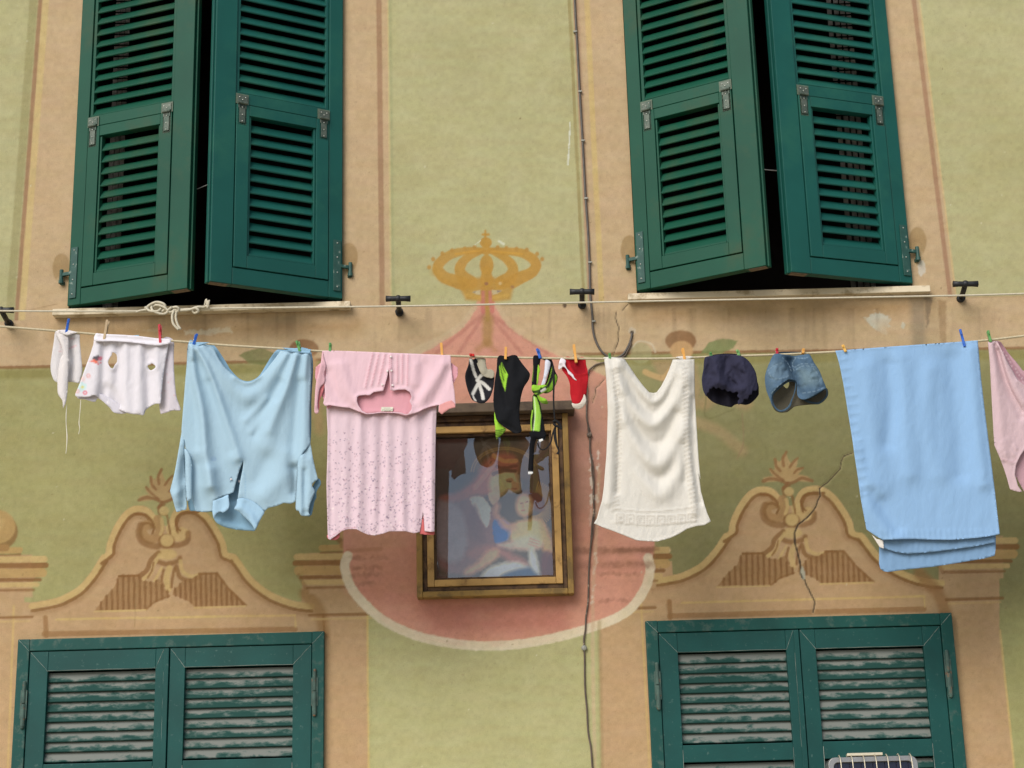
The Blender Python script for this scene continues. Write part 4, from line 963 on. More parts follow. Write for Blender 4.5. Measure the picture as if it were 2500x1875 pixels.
# ------------------------------------------------------------------ the washing
def fab(name, tr=.12, g=.05, b=.35, bs=900., bd=.0006, wv=.0022): return attr_mat(name, .9, g, 420., b, bs, bd, transl=tr, spec=.1, wave=wv)
M_cot = fab('cotton_jersey'); M_ter = fab('terry_towelling', .10, .08, .9, 330., .003); M_drk = fab('dark_knit', .04, .12, .4); M_dnm = fab('denim', .05, .16, .5, 500., .001); M_sht = fab('percale', .12, .03, .25)
M_thr = mat('white_string', (226, 220, 206), .9, .06, 80, .3); M_btn = mat('shirt_button', (224, 214, 210), .3, .06, 40, 0); M_bblk = mat('black_ribbon', (22, 22, 24), .8, .2, 60, .2)
M_tag = mat('care_label', (228, 226, 216), .8, .05, 60, .1)
def gar(name, px, label, cat, group=None):
    l = P3(px[0], px[1], YL); return tag(empty(name, l), label, cat, group)
def strip(pts, r, name, M, par, Y=YL, flat=1., rr=None, n=6):
    l0 = Vector(par.location); s = spl(pts, n); q = [P3(x, y, Y)-l0 for x, y in s]
    m = MB().tube(q, r, 8, rr=(np.interp(np.linspace(0, 1, len(q)), np.linspace(0, 1, len(rr)), rr) if rr else None))
    if flat != 1.: 
        yc = (Y-par.location.y); m.v = [(a, yc+(b-yc)*flat, c) for a, b, c in m.v]
    return m.build(name, M, par, smooth=True)
def button(par, px, Y, r=.006, M=None):
    l0 = Vector(par.location); c = P3(*px, Y)-l0
    return MB().tube([c+Vector((0, .001, 0)), c+Vector((0, -.0015, 0)), c+Vector((0, -.0022, 0))], r, 14, rr=[r, r, r*.8]).build('button', M or M_btn, par, smooth=False)
# --- bib
o = gar('baby_bib', (165, 808), 'small white towelling bib with dangling string, first on the line from the left', 'bib')
WH = (222, 218, 218)
def f(p_):
    p_.ridge(A((150, 230), (140, 450), (150, 660)), 14, .006); p_.ridge(A((350, 260), (360, 450), (330, 660)), 16, .008); p_.ridge(A((300, 260), (300, 460), (290, 680)), 12, -.010)
    for x, y in ((290, 270), (210, 350), (300, 355), (205, 385), (210, 320), (320, 340)): p_.stroke(A((x-25, y+8), (x+25, y-6)), 2.5, (214, 150, 156), .5, 3)
cloth('bib_back', o, A((140, 195), (125, 300), (98, 480), (95, 570), (115, 650), (150, 692), (230, 694), (290, 690), (340, 696), (372, 700), (395, 640), (405, 570), (392, 430), (380, 300), (376, 215), (340, 200), (250, 190), (170, 185)), YL+.008, M_ter, WH, f, crumple=.002)
def f(p_): p_.ridge(A((200, 240), (240, 450), (215, 700), (215, 900)), 13, .012); p_.ridge(A((160, 240), (175, 400)), 8, -.006)
cloth('bib_fold', o, A((142, 198), (200, 200), (250, 225), (270, 270), (272, 400), (271, 560), (262, 740), (248, 870), (228, 930), (216, 940), (208, 870), (168, 810), (161, 720), (165, 600), (185, 480), (215, 410), (195, 330), (155, 250)), YL-.008, M_ter, (228, 222, 220), f)
cloth('bib_hem', o, A((155, 184), (250, 178), (362, 206), (300, 222), (252, 240), (200, 222)), YL-.016, M_ter, (232, 226, 224), lambda p_: p_.ridge(A((160, 190), (255, 225), (355, 205)), 7, .004), curve=False)
strip(A((252, 915), (247, 1000), (246, 1100), (255, 1220), (250, 1330), (243, 1390)), .0016, 'tie_string', M_thr, o, YL-.004, rr=[.001, .0018, .0012, .0022, .0012, .0010])
# --- small white shirt
o = gar('toddler_top', (315, 820), 'white toddler top with two armholes and printed little flowers', 'shirt')
def f(p_):
    for x, a in ((560, .007), (830, .009), (960, .010), (620, -.010), (760, -.012), (1040, -.009), (1130, .010)):
        p_.ridge(A((x, 320), (x-(900-x)*.05, 600), (x-(900-x)*.14, 960)), 9, a, 17, a*1.3)
    p_.ridge(A((600, 860), (650, 760), (740, 900)), 14, -.014)
    p_.stroke(A((520, 455), (560, 445), (545, 470)), 7, (58, 50, 60), .9, 3); p_.poly(A((560, 450), (600, 440), (590, 480), (560, 480)), (226, 118, 138), .9, 3)
    p_.poly(A((470, 485), (520, 470), (570, 495), (540, 510), (500, 495)), (226, 96, 60), .9, 3); p_.stroke(A((585, 500), (560, 515)), 2.5, (226, 110, 120), .9, 2)
    for x, y, c in ((465, 635, (226, 120, 100)), (432, 796, (222, 110, 130)), (1200, 800, (222, 150, 160)), (352, 785, (226, 130, 110)), (410, 662, (238, 190, 180))):
        for k in range(6): 
            a_ = k*pi/3; c0 = A((x+16*cos(a_), y+16*sin(a_)))[0]; p_.ell(c0[0], c0[1], 1.8, 1.8, c, .85, 1.6)
    for x, y in ((400, 710), (375, 735), (430, 725), (395, 765), (420, 755)): p_.ell(*A((x, y))[0], 5, 5, (196, 226, 226), .8, 4)
    p_.ell(*A((402, 740))[0], 4, 3.5, (222, 210, 90), .9, 3)
    for h in (hA, hB): 
        d, _ = pdist(p_.P, spl(h, 4, True), True); p_.h += .005*np.exp(-(d/7)**2)
hA = A((700, 400), (738, 425), (742, 490), (722, 520), (702, 556), (675, 545), (655, 500), (672, 455), (690, 430)); hB = A((1085, 510), (1118, 535), (1108, 558), (1072, 576), (1048, 552), (1044, 530), (1066, 520))
W2 = (224, 220, 225)
cloth('back_panel', o, A((1180, 290), (1292, 280), (1296, 430), (1304, 640), (1322, 820), (1346, 900), (1362, 966), (1290, 968), (1240, 985), (1195, 996), (1162, 975), (1150, 700)), YL+.022, M_cot, (222, 214, 220), lambda p_: (p_.ridge(A((1250, 320), (1240, 650), (1260, 960)), 14, .008), [p_.ell(*A((random.uniform(1200, 1330), random.uniform(420, 950)))[0], 1.6, 1.6, (226, 180, 184), .6, 2) for _ in range(14)]), crumple=.002)
cloth('lining', o, A((380, 820), (560, 800), (760, 900), (840, 990), (720, 992), (660, 930), (560, 850), (525, 884), (430, 862), (360, 850)), YL+.014, M_cot, (214, 210, 218), None)
cloth('front_panel', o, A((530, 270), (510, 330), (478, 430), (430, 560), (372, 720), (335, 822), (400, 838), (470, 835), (520, 820), (565, 850), (640, 905), (720, 968), (760, 962), (860, 998), (950, 1008), (1002, 1014), (1022, 968), (1080, 922), (1128, 902), (1168, 898), (1180, 800), (1195, 650), (1215, 500), (1245, 330), (1250, 290), (1000, 290), (800, 280), (640, 272)), YL, M_cot, W2, f, holes=(hA, hB), crumple=.0022, crscale=20)
def f(p_): p_.ridge(A((530, 280), (800, 300), (1000, 325), (1250, 315)), 6, .006); p_.ridge(A((560, 220), (900, 240), (1250, 270)), 5, .005)
cloth('folded_hem', o, A((528, 232), (545, 214), (600, 220), (900, 236), (1120, 262), (1256, 272), (1260, 312), (1200, 328), (1140, 338), (1000, 318), (850, 302), (700, 292), (610, 296), (530, 292), (518, 262)), YL-.012, M_cot, (234, 230, 236), f, crumple=.001)
cloth('inner_label', o, A((870, 238), (960, 232), (950, 248), (900, 246)), YL+.004, M_cot, (150, 196, 220), None, step=2, curve=False)
strip(A((390, 855), (384, 950), (372, 1080), (378, 1140), (368, 1200)), .0014, 'tie_string', M_thr, o, YL+.01, rr=[.001, .0016, .001, .002, .001, .0012])
# --- light blue polo shirt hung by its hem
BL = (168, 197, 213)
o = gar('polo_shirt', (610, 840), 'large light blue polo shirt hanging upside down by its hem', 'shirt')
def backf(p_):
    p_.ridge(C_((560, 700), (700, 740), (880, 770)), 8, .006); p_.stroke(C_((510, 700), (600, 748), (720, 768), (880, 772)), 2, (136, 172, 196), .6, 2)
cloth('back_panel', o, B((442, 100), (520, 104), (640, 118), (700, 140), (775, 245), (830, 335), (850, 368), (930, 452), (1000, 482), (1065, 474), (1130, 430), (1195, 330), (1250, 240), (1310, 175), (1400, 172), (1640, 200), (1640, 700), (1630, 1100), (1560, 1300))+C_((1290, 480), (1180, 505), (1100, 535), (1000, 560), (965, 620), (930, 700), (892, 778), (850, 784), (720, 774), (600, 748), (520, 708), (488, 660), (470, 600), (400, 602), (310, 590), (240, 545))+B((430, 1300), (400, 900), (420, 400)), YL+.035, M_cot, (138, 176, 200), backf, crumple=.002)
def f(p_):
    # swags from the two pegs, long diagonal folds, shadows between
    p_.ridge(B((470, 150), (500, 450), (570, 800), (600, 1150), (640, 1500)), 7, .012, 12, .014); p_.ridge(B((530, 170), (640, 380), (760, 720), (850, 1000), (930, 1230)), 6, .010, 11, .010); p_.ridge(B((1480, 230), (1400, 520), (1290, 800), (1230, 960)), 7, .010, 12, .008)
    p_.ridge(B((470, 150), (500, 450), (570, 800), (600, 1150), (640, 1500)), 9, 0.0231, 24, 0.0231)
    p_.ridge(B((520, 160), (620, 350), (740, 700), (830, 1000), (900, 1220)), 8, 0.0208, 22, 0.0139)
    p_.ridge(B((580, 150), (720, 350), (860, 520), (1020, 620)), 8, 0.0185, 26, 0.0162)
    p_.ridge(B((480, 300), (520, 700), (540, 1100)), 9, -0.0116, 14, -0.0092); p_.ridge(B((640, 500), (760, 850), (860, 1150)), 12, -0.0092)
    p_.ridge(B((1590, 230), (1560, 600), (1560, 1000), (1540, 1250)), 8, 0.0208, 18, 0.0185)
    p_.ridge(B((1500, 230), (1400, 560), (1270, 850), (1200, 1100)), 9, 0.0208, 26, 0.0139)
    p_.ridge(B((1400, 220), (1260, 420), (1130, 570), (1020, 640)), 8, 0.0162, 26, 0.0139)
    p_.ridge(B((1540, 500), (1500, 900), (1460, 1300)), 12, -0.0162, 18, -0.0139); p_.ridge(B((1330, 500), (1180, 800), (1080, 1000)), 12, -0.0092)
    p_.ridge(B((1020, 560), (1020, 700)), 40, -0.0162); p_.ridge(B((900, 440), (1010, 495), (1120, 440)), 9, 0.0139)
    p_.ridge(B((1000, 860), (1120, 740), (1200, 650)), 9, 0.0069); p_.ridge(B((1060, 980), (1180, 820), (1280, 700)), 9, 0.0069)
    p_.ridge(C_((460, 200), (480, 350), (500, 480)), 16, 0.0162); p_.ridge(C_((330, 150), (330, 400), (370, 600)), 22, -0.0185)
    p_.ridge(C_((980, 440), (1150, 250), (1200, 50)), 24, 0.0139); p_.ridge(C_((900, 300), (1000, 100)), 20, -0.0092)
    p_.ridge(C_((1280, 180), (1285, 400)), 12, -0.0185); p_.ridge(C_((640, 440), (740, 430)), 8, 0.0046)
    p_.stroke(C_((730, 160), (790, 240), (795, 470)), 1.8, (140, 178, 204), .6, 2); p_.stroke(C_((490, 482), (620, 436), (680, 412)), 2, (140, 178, 204), .7, 2); p_.stroke(C_((720, 472), (800, 470), (975, 590)), 2, (140, 178, 204), .7, 2)
    p_.stroke(C_((670, 120), (770, 110)), 2, (146, 186, 210), .8, 2); p_.ell(*C_((482, 82))[0], 9, 6, (140, 170, 200), .5, 4, .8); p_.stroke(C_((656, 262), (652, 300)), 3, (96, 122, 146), .9, 2)
    p_.stroke(B((1630, 1105), (1555, 1190), (1510, 1290)), 1.8, (146, 184, 208), .7, 2)
cloth('front_panel', o, B((445, 100), (520, 112), (640, 128), (680, 150), (740, 270), (800, 350), (870, 415), (940, 470), (1000, 492), (1060, 488), (1130, 445), (1200, 370), (1280, 270), (1340, 185), (1400, 190), (1520, 205), (1640, 215), (1642, 400), (1628, 700), (1626, 950), (1632, 1100), (1560, 1180), (1512, 1270), (1503, 1400))+C_((1298, 380), (1285, 500), (1240, 518), (1170, 512), (1100, 542), (1020, 560), (980, 598), (900, 520), (800, 478), (722, 474), (745, 300), (770, 180), (778, 92), (735, 200), (702, 320), (682, 408), (620, 432), (492, 482), (474, 590), (400, 600), (310, 590), (282, 500))+B((470, 1600), (468, 1400), (470, 1250), (412, 1140), (372, 960), (392, 700), (412, 450), (430, 250)), YL, M_cot, BL, f, curve=False, step=4, crumple=.0010)
def f(p_): p_.ridge(B((440, 1180), (445, 1640)), 9, .012)
cloth('side_fold', o, B((404, 1140), (470, 1250), (474, 1450), (474, 1640))+C_((273, 470), (245, 490), (225, 478), (212, 300), (208, 100)), YL-.004, M_cot, BL, f)
def f(p_): p_.ridge(B((360, 1100), (320, 1400), (330, 1640)), 14, .014); p_.ridge(C_((215, 100), (195, 350), (200, 560)), 11, -.012); p_.ridge(C_((90, 430), (150, 400), (200, 330)), 10, .006); p_.stroke(C_((118, 560), (222, 528)), 1.6, (140, 178, 204), .6, 2)
cloth('sleeve', o, B((392, 880), (370, 1000), (345, 1150), (310, 1350), (285, 1460), (262, 1550))+C_((64, 408), (88, 480), (110, 560), (128, 600), (180, 584), (222, 566), (218, 440), (212, 250), (206, 100))+B((402, 1100)), YL+.004, M_cot, BL, f)
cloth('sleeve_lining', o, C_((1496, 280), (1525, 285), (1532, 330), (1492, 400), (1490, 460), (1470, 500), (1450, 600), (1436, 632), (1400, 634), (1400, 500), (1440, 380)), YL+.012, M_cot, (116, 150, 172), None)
def f(p_): p_.ridge(C_((1350, 60), (1345, 300), (1345, 600)), 9, .012); p_.ridge(C_((1410, 100), (1420, 300), (1390, 560)), 11, .010); p_.ridge(C_((1375, 200), (1372, 600)), 7, -.010); p_.stroke(C_((1352, 300), (1352, 630)), 1.5, (140, 178, 204), .6, 2)
cloth('sleeve', o, B((1625, 1090), (1655, 1230), (1680, 1340), (1700, 1420))+C_((1500, 268), (1500, 285), (1462, 312), (1448, 345), (1474, 390), (1462, 440), (1430, 520), (1414, 600), (1424, 632), (1345, 636), (1318, 590), (1288, 566), (1296, 400), (1304, 250), (1310, 100))+B((1560, 1180)), YL-.006, M_cot, BL, f)
def f(p_): p_.ridge(C_((500, 480), (500, 600), (530, 650)), 11, .008); p_.ridge(C_((630, 450), (640, 540), (590, 610)), 8, .006)
cloth('collar', o, C_((490, 482), (560, 462), (625, 432), (632, 460), (640, 530), (625, 575), (580, 606), (556, 598), (520, 612), (496, 645), (486, 660), (474, 600), (476, 540)), YL-.008, M_cot, (170, 204, 226), f)
def f(p_): p_.ridge(C_((760, 560), (850, 640), (892, 740)), 9, .010); p_.ridge(C_((720, 560), (770, 480)), 9, .006)
cloth('collar', o, C_((722, 472), (800, 470), (900, 516), (978, 595), (962, 640), (930, 700), (890, 778), (870, 740), (830, 690), (760, 625), (735, 598), (700, 580), (690, 566), (712, 520)), YL-.008, M_cot, (166, 200, 222), f)
for pts, s in ((B((442, 96), (500, 100), (650, 104), (560, 130), (500, 152), (462, 128)), 1), (B((1356, 154), (1430, 158), (1520, 162), (1640, 172), (1622, 214), (1560, 205), (1430, 190)), 1)):
    cloth('turned_hem', o, pts, YL-.012, M_cot, (150, 188, 214), lambda p_: p_.ridge(pts, 4, .004), curve=False, step=3)
button(o, C_((657, 280))[0], YL-.006, .004); button(o, C_((735, 300))[0], YL+.02, .005)
# --- pink nightdress folded over the line
PK = (228, 194, 202)
o = gar('nightdress', (935, 864), 'pink short sleeved nightdress sprinkled with tiny dark flowers, folded over the line', 'nightdress')
rnd = random.Random(3)
def f(p_):
    for i, x in enumerate(range(845, 1060, 17)):
        a = (.007, -.004, .009, -.007, .006, -.008)[i % 6]; p_.ridge([(x, 1010), (x+rnd.uniform(-4, 4), 1150), (x+rnd.uniform(-10, 10), 1320)], 8, a*.5*rnd.uniform(.4, 1.4), 11, a*1.0*rnd.uniform(.3, 1.4))
    p_.ridge([(808, 1010), (808, 1300)], 7, -.006); p_.ridge([(1056, 1010), (1052, 1300)], 6, .006)
    for k in range(860):
        u = rnd.random()**.62; y = 1040+u*275; x = rnd.uniform(800, 1062)
        c = rnd.choice([(104, 84, 112), (118, 96, 120), (96, 84, 120), (150, 104, 120), (246, 232, 226)]) if rnd.random() > .06 else (70, 60, 96)
        a_ = rnd.uniform(0, 6.3); r_ = rnd.uniform(1., 2.1)
        p_.stroke([(x, y), (x+r_*cos(a_), y+r_*sin(a_))], rnd.uniform(1.3, 2.2), c, rnd.uniform(.4, .9), 1.2)
        if rnd.random() < .5: p_.stroke([(x, y), (x-r_*sin(a_), y+r_*cos(a_))], 1.1, c, .45, 1.2)
    p_.stroke(C_((1600, 850), (1700, 800), (1790, 755), (1880, 757)), 1.5, (206, 140, 150), .6, 1.5)
cloth('skirt', o, D_((228, 640), (232, 760), (240, 900), (236, 1150), (228, 1400))+C_((1588, 300), (1592, 500), (1597, 700), (1602, 856), (1625, 872), (1690, 826), (1740, 785), (1800, 768), (1880, 768), (1940, 800), (2000, 824), (2060, 830), (2140, 812), (2200, 790))+I_((-40, 988), (40, 1008), (100, 998), (112, 940), (132, 800), (142, 900), (146, 990), (200, 994), (244, 992), (247, 700), (251, 400), (255, 100))+D_((1296, 900), (1305, 640)), YL+.006, M_cot, (222, 198, 206), f, curve=False, step=2.4, crumple=.0015)
cloth('skirt_lining', o, C_((1600, 820), (1700, 790), (1720, 830), (1690, 868), (1640, 874), (1603, 862)), YL+.016, M_cot, (206, 112, 116), None, step=3)
cloth('slit_lining', o, I_((98, 1010), (112, 900), (134, 840), (150, 980), (244, 985), (242, 1024), (160, 1022), (104, 1016)), YL+.014, M_cot, (206, 110, 110), None, step=3, curve=False)
def f(p_): 
    p_.ridge(D_((560, 700), (800, 712), (1000, 735)), 6, .006); p_.stroke(D_((600, 715), (760, 700), (960, 705), (1030, 720)), 1.6, (196, 130, 138), .6, 1.6)
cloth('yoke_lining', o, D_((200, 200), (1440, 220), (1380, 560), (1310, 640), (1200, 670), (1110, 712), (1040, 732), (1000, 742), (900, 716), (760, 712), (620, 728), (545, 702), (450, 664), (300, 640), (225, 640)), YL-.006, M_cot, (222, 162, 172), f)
nh = D_((526, 600), (528, 560), (545, 544), (600, 538), (650, 540), (690, 510), (740, 502), (782, 498), (800, 440), (820, 370), (838, 285), (846, 380), (850, 488), (880, 496), (930, 486), (1000, 484), (1042, 510), (1060, 555), (1040, 600), (1062, 640), (1058, 680), (1025, 722), (990, 724), (960, 710), (900, 704), (830, 708), (760, 702), (690, 712), (620, 716), (575, 690), (540, 640))
def f(p_):
    for a_, b_ in (((682, 128), (608, 462)), ((742, 130), (668, 445)), ((802, 132), (735, 440)), ((845, 150), (842, 300)), ((862, 150), (858, 480)), ((920, 150), (920, 415)), ((972, 140), (966, 420)), ((1025, 140), (1018, 440))):
        p_.stroke(D_(a_, b_), 1.6, (200, 132, 144), .7, 1.6); p_.ridge(D_(a_, b_), 3.5, .0035)
    d, _ = pdist(p_.P, nh, True); p_.h += .007*np.exp(-(d/6)**2); p_.c = np.where((d < 4)[:, None], p_.c*.93, p_.c)
    p_.ridge(D_((380, 250), (430, 430), (520, 620), (600, 720)), 12, .008); p_.ridge(D_((250, 330), (330, 520), (480, 660)), 14, -.008); p_.ridge(D_((300, 250), (350, 480), (430, 640)), 12, .006)
    p_.ridge(D_((1370, 250), (1260, 430), (1130, 600), (1060, 720)), 14, .009); p_.ridge(D_((1420, 300), (1340, 500), (1260, 640)), 14, -.008); p_.ridge(D_((1180, 250), (1140, 450), (1080, 640)), 14, -.006)
    p_.ridge(D_((1100, 250), (1095, 420)), 12, .006); p_.ridge(D_((240, 640), (400, 660), (600, 728), (900, 718), (1060, 720), (1300, 640)), 5, .005)
    for k in range(30): p_.stroke(D_((560+rnd.uniform(0, 500), 140+rnd.uniform(0, 330)), (580+rnd.uniform(0, 500), 150+rnd.uniform(0, 330))), 5, (226, 176, 184), .12, 5)
cloth('yoke', o, D_((190, 106), (280, 104), (430, 108), (640, 116), (860, 126), (1080, 134), (1270, 143), (1440, 150), (1446, 250), (1462, 400), (1478, 500), (1490, 640), (1482, 660), (1430, 672), (1392, 700), (1355, 728), (1322, 700), (1326, 634), (1250, 650), (1180, 675), (1110, 712), (1040, 732), (1000, 740), (960, 726), (900, 714), (760, 710), (690, 722), (620, 726), (545, 700), (450, 662), (350, 652), (260, 636), (214, 644), (196, 620), (215, 540), (208, 420), (222, 330), (200, 200)), YL-.018, M_cot, PK, f, holes=(nh,), curve=False, step=3, crumple=.0015)
cloth('cuff_lining', o, D_((1330, 636), (1400, 604), (1450, 590), (1484, 622), (1488, 660), (1430, 672), (1392, 700), (1355, 728), (1324, 700)), YL-.021, M_cot, (222, 158, 154), lambda p_: p_.ridge(D_((1340, 700), (1480, 650)), 8, .004), step=3, curve=False)
cloth('sleeve_lining', o, D_((150, 395), (205, 400), (212, 440), (190, 520), (160, 600), (160, 660), (140, 712), (120, 712), (118, 600), (134, 480)), YL-.016, M_cot, (214, 128, 132), None, step=3)
def f(p_): p_.ridge(D_((175, 250), (140, 420), (120, 640)), 9, .008)
cloth('sleeve', o, D_((188, 108), (176, 200), (155, 300), (130, 400), (118, 500), (113, 620), (110, 700), (132, 720), (152, 700), (142, 640), (148, 560), (165, 470), (200, 430), (216, 390), (208, 330), (224, 250), (205, 180)), YL-.020, M_cot, (224, 180, 188), f, step=3)
for c in ((856, 164), (862, 300), (822, 304), (772, 437), (873, 442)): button(o, D_(c)[0], YL-.026, .0045)
cloth('size_label', o, D_((765, 655), (880, 655), (876, 698), (760, 696)), YL-.012, M_cot, (226, 224, 204), lambda p_: [p_.stroke(D_((x, 684), (x+5, 684+rnd.uniform(-6, 6))), 1.6, (110, 110, 104), .8, 1.4) for x in range(775, 870, 11)]+[p_.stroke(D_((790, 666), (850, 666)), 1.2, (120, 120, 110), .7, 1.4)], step=1.6, curve=False, crumple=0)
# --- black cup with white bands
o = gar('sun_hat', (1160, 874), 'small round black hat with a star of white bands, between nightdress and sock', 'hat')
WB = (206, 204, 196)
cloth('brim_lining', o, E_((285, 180), (340, 178), (380, 184), (384, 230), (400, 285), (440, 288), (468, 320), (462, 365), (420, 372), (340, 330)), YL+.012, M_cot, (176, 170, 150), lambda p_: p_.ridge(E_((340, 200), (360, 300)), 8, .006), step=3)
def f(p_):
    p_.ridge(E_((310, 420), (310, 440)), 50, -.030); p_.ridge(E_((210, 250), (185, 400), (230, 540), (330, 600), (430, 540)), 12, .012)
    for L in (((235, 180), (262, 290), (288, 360)), ): p_.stroke(E_(*L), 7, WB, .95, 2)
    for L, w in ((((300, 395), (335, 350), (382, 328)), 8), (((305, 400), (360, 425), (418, 480)), 8), (((318, 430), (345, 510), (358, 572)), 8), (((308, 430), (282, 480), (258, 525)), 8), (((256, 530), (268, 570), (288, 594)), 3)): p_.stroke(E_(*L), w, WB, .93, 2)
cloth('crown', o, E_((226, 176), (262, 190), (290, 182), (330, 260), (370, 310), (420, 350), (466, 350), (462, 440), (448, 500), (420, 568), (372, 614), (330, 618), (285, 604), (248, 580), (212, 500), (186, 400), (184, 330), (212, 250)), YL, M_drk, (34, 34, 38), f, step=2.4)
# --- black sock
o = gar('sports_sock', (1234, 872), 'black sports sock with a lime striped toe, under an orange peg', 'sock')
LM = (150, 200, 62)
def f(p_):
    p_.poly(E_((540, 222), (560, 262), (602, 338), (590, 385), (574, 500), (550, 440), (522, 345), (516, 262)), LM, .97, 2)
    for L in (((530, 240), (535, 300), (560, 400)), ((545, 235), (552, 280), (575, 320))): p_.stroke(E_(*L), 2.2, (24, 24, 26), .95, 1.6)
    p_.ridge(E_((620, 200), (640, 500), (560, 780)), 18, .014); p_.ridge(E_((600, 200), (570, 480), (590, 640)), 9, -.010); p_.ridge(E_((780, 330), (700, 460)), 14, .010); p_.ridge(E_((680, 560), (700, 900)), 14, .010)
    p_.ridge(E_((560, 820), (700, 900)), 8, -.006)
cloth('leg_and_foot', o, E_((496, 186), (520, 152), (560, 156), (590, 164), (640, 148), (684, 152), (712, 192), (762, 258), (805, 312), (815, 345), (800, 395), (755, 465), (728, 555), (712, 690), (720, 810), (736, 880), (718, 906), (670, 912), (600, 872), (540, 832), (492, 782), (470, 700), (458, 600), (464, 480), (474, 380), (490, 290)), YL-.004, M_drk, (26, 27, 30), f, step=2.4)
def f(p_):
    for y in (880, 897, 914, 930, 945, 957): p_.stroke(E_((470, y+4), (520, y+2), (580, y-14)), 2.4, (30, 34, 28), .95, 1.4)
    p_.ridge(E_((490, 740), (505, 900)), 8, .008)
cloth('striped_toe', o, E_((470, 702), (484, 730), (505, 790), (545, 840), (580, 868), (565, 900), (530, 936), (506, 952), (490, 970), (480, 930), (477, 860), (468, 780)), YL+.004, M_drk, LM, f, step=2.)
# --- knotted bikini
o = gar('knotted_swimsuit', (1312, 874), 'black and lime swimsuit tied in a knot, its straps dangling before the picture', 'swimsuit')
cloth('band', o, E_((850, 158), (915, 166), (912, 230), (900, 300), (894, 420), (868, 445), (850, 470), (836, 500), (834, 400), (846, 280)), YL-.004, M_drk, (24, 24, 28), lambda p_: (p_.ridge(E_((880, 180), (860, 450)), 8, .008), p_.stroke(E_((838, 400), (842, 250)), 2, LM, .6, 2)), step=2.4)
cloth('lime_lining', o, E_((896, 240), (916, 300), (905, 330), (894, 420), (874, 432), (884, 330)), YL-.010, M_cot, LM, None, step=2.4)
cloth('white_stripe', o, E_((968, 196), (1012, 214), (1010, 270), (985, 350), (960, 430), (925, 444), (945, 370), (958, 280)), YL-.006, M_cot, (214, 216, 226), lambda p_: p_.ridge(E_((990, 210), (970, 350)), 6, .006), step=2.4)
cloth('side_panel', o, E_((905, 170), (1000, 168), (1036, 210), (1060, 300), (1086, 365), (1064, 440), (1025, 500), (960, 522), (925, 480), (960, 440), (995, 330), (1010, 220), (960, 200)), YL+.006, M_drk, (28, 28, 32), lambda p_: (p_.poly(E_((1064, 330), (1086, 370), (1060, 450), (1020, 505), (970, 520), (1010, 450), (1040, 380)), (120, 164, 50), .9, 3), p_.stroke(E_((1030, 270), (1010, 360), (980, 440)), 2, LM, .8, 1.6), p_.ridge(E_((1050, 300), (1030, 450)), 9, .008)), step=2.4)
cloth('knot', o, E_((842, 440), (900, 444), (960, 438), (1002, 460), (990, 490), (940, 520), (905, 540), (930, 560), (975, 580), (990, 622), (940, 620), (905, 590), (880, 540), (850, 520), (832, 480)), YL-.022, M_cot, LM, lambda p_: (p_.stroke(E_((840, 510), (900, 500), (990, 452)), 7, (24, 24, 28), .9, 2), p_.stroke(E_((880, 540), (915, 510), (925, 470)), 5, (24, 24, 28), .9, 2), p_.stroke(E_((930, 500), (962, 480)), 6, (220, 216, 210), .9, 2), p_.stroke(E_((920, 600), (985, 600)), 2, (30, 30, 30), .9, 1.5), p_.stroke(E_((930, 614), (988, 614)), 2, (30, 30, 30), .9, 1.5), p_.ridge(E_((850, 470), (910, 500), (960, 470)), 9, .014), p_.ridge(E_((890, 540), (960, 590)), 8, .010)), step=2.2)
cloth('tail', o, E_((844, 540), (890, 540), (908, 600), (924, 660), (940, 760), (955, 830), (962, 900), (960, 970), (905, 960), (850, 900), (825, 890), (822, 780), (838, 660)), YL-.010, M_drk, (24, 24, 28), lambda p_: (p_.poly(E_((850, 548), (880, 560), (905, 640), (922, 740), (910, 892), (852, 884), (862, 760), (850, 640)), (156, 206, 80), .95, 2), p_.stroke(E_((838, 690), (826, 800), (830, 880)), 3.5, LM, .95, 1.6), p_.stroke(E_((856, 560), (868, 700), (850, 884)), 1.8, (210, 220, 190), .9, 1.4), p_.ridge(E_((870, 560), (890, 880)), 9, .008)), step=2.2)
cloth('tail_end', o, E_((810, 905), (860, 896), (962, 900), (964, 955), (945, 985), (905, 990), (880, 968), (858, 1050), (850, 1180), (842, 1292), (800, 1288), (806, 1150), (812, 1020), (822, 960)), YL-.014, M_drk, (22, 22, 25), lambda p_: (p_.stroke(E_((800, 1290), (842, 1292)), 3, (216, 216, 214), .95, 1.5), p_.ridge(E_((835, 960), (825, 1280)), 6, .006), p_.ridge(E_((830, 920), (940, 950)), 8, .010)), step=2.2)
for q_ in (E_((796, 1290), (843, 1288), (846, 1300), (832, 1312), (798, 1312)), E_((900, 975), (938, 962), (948, 980), (910, 1000))): cloth('white_tip', o, q_, YL-.022, M_cot, (228, 228, 224), None, step=2, curve=False, crumple=0)
strip(E_((1040, 250), (1048, 400), (1046, 600), (1058, 790), (1062, 830)), .0035, 'strap', M_bblk, o, YL-.004, .5, rr=[.004, .0042, .0034, .0030, .0032])
strip(E_((1060, 850), (1038, 910), (1022, 990), (985, 1048), (940, 1072), (905, 1050), (890, 1005)), .003, 'strap', M_bblk, o, YL-.008, .5, rr=[.003, .0028, .0032, .0024, .003, .0034])
strip(E_((1064, 840), (1058, 900), (1062, 960), (1078, 1030), (1096, 1080), (1085, 1115)), .005, 'strap', M_bblk, o, YL-.006, .5, rr=[.003, .0062, .0062, .004, .003, .006])
strip(E_((1040, 800), (1070, 790), (1110, 830), (1122, 870), (1096, 850), (1066, 835), (1045, 815)), .004, 'strap_knot', M_bblk, o, YL-.012, .8, rr=[.005, .0056, .004, .003, .0045, .006, .005])
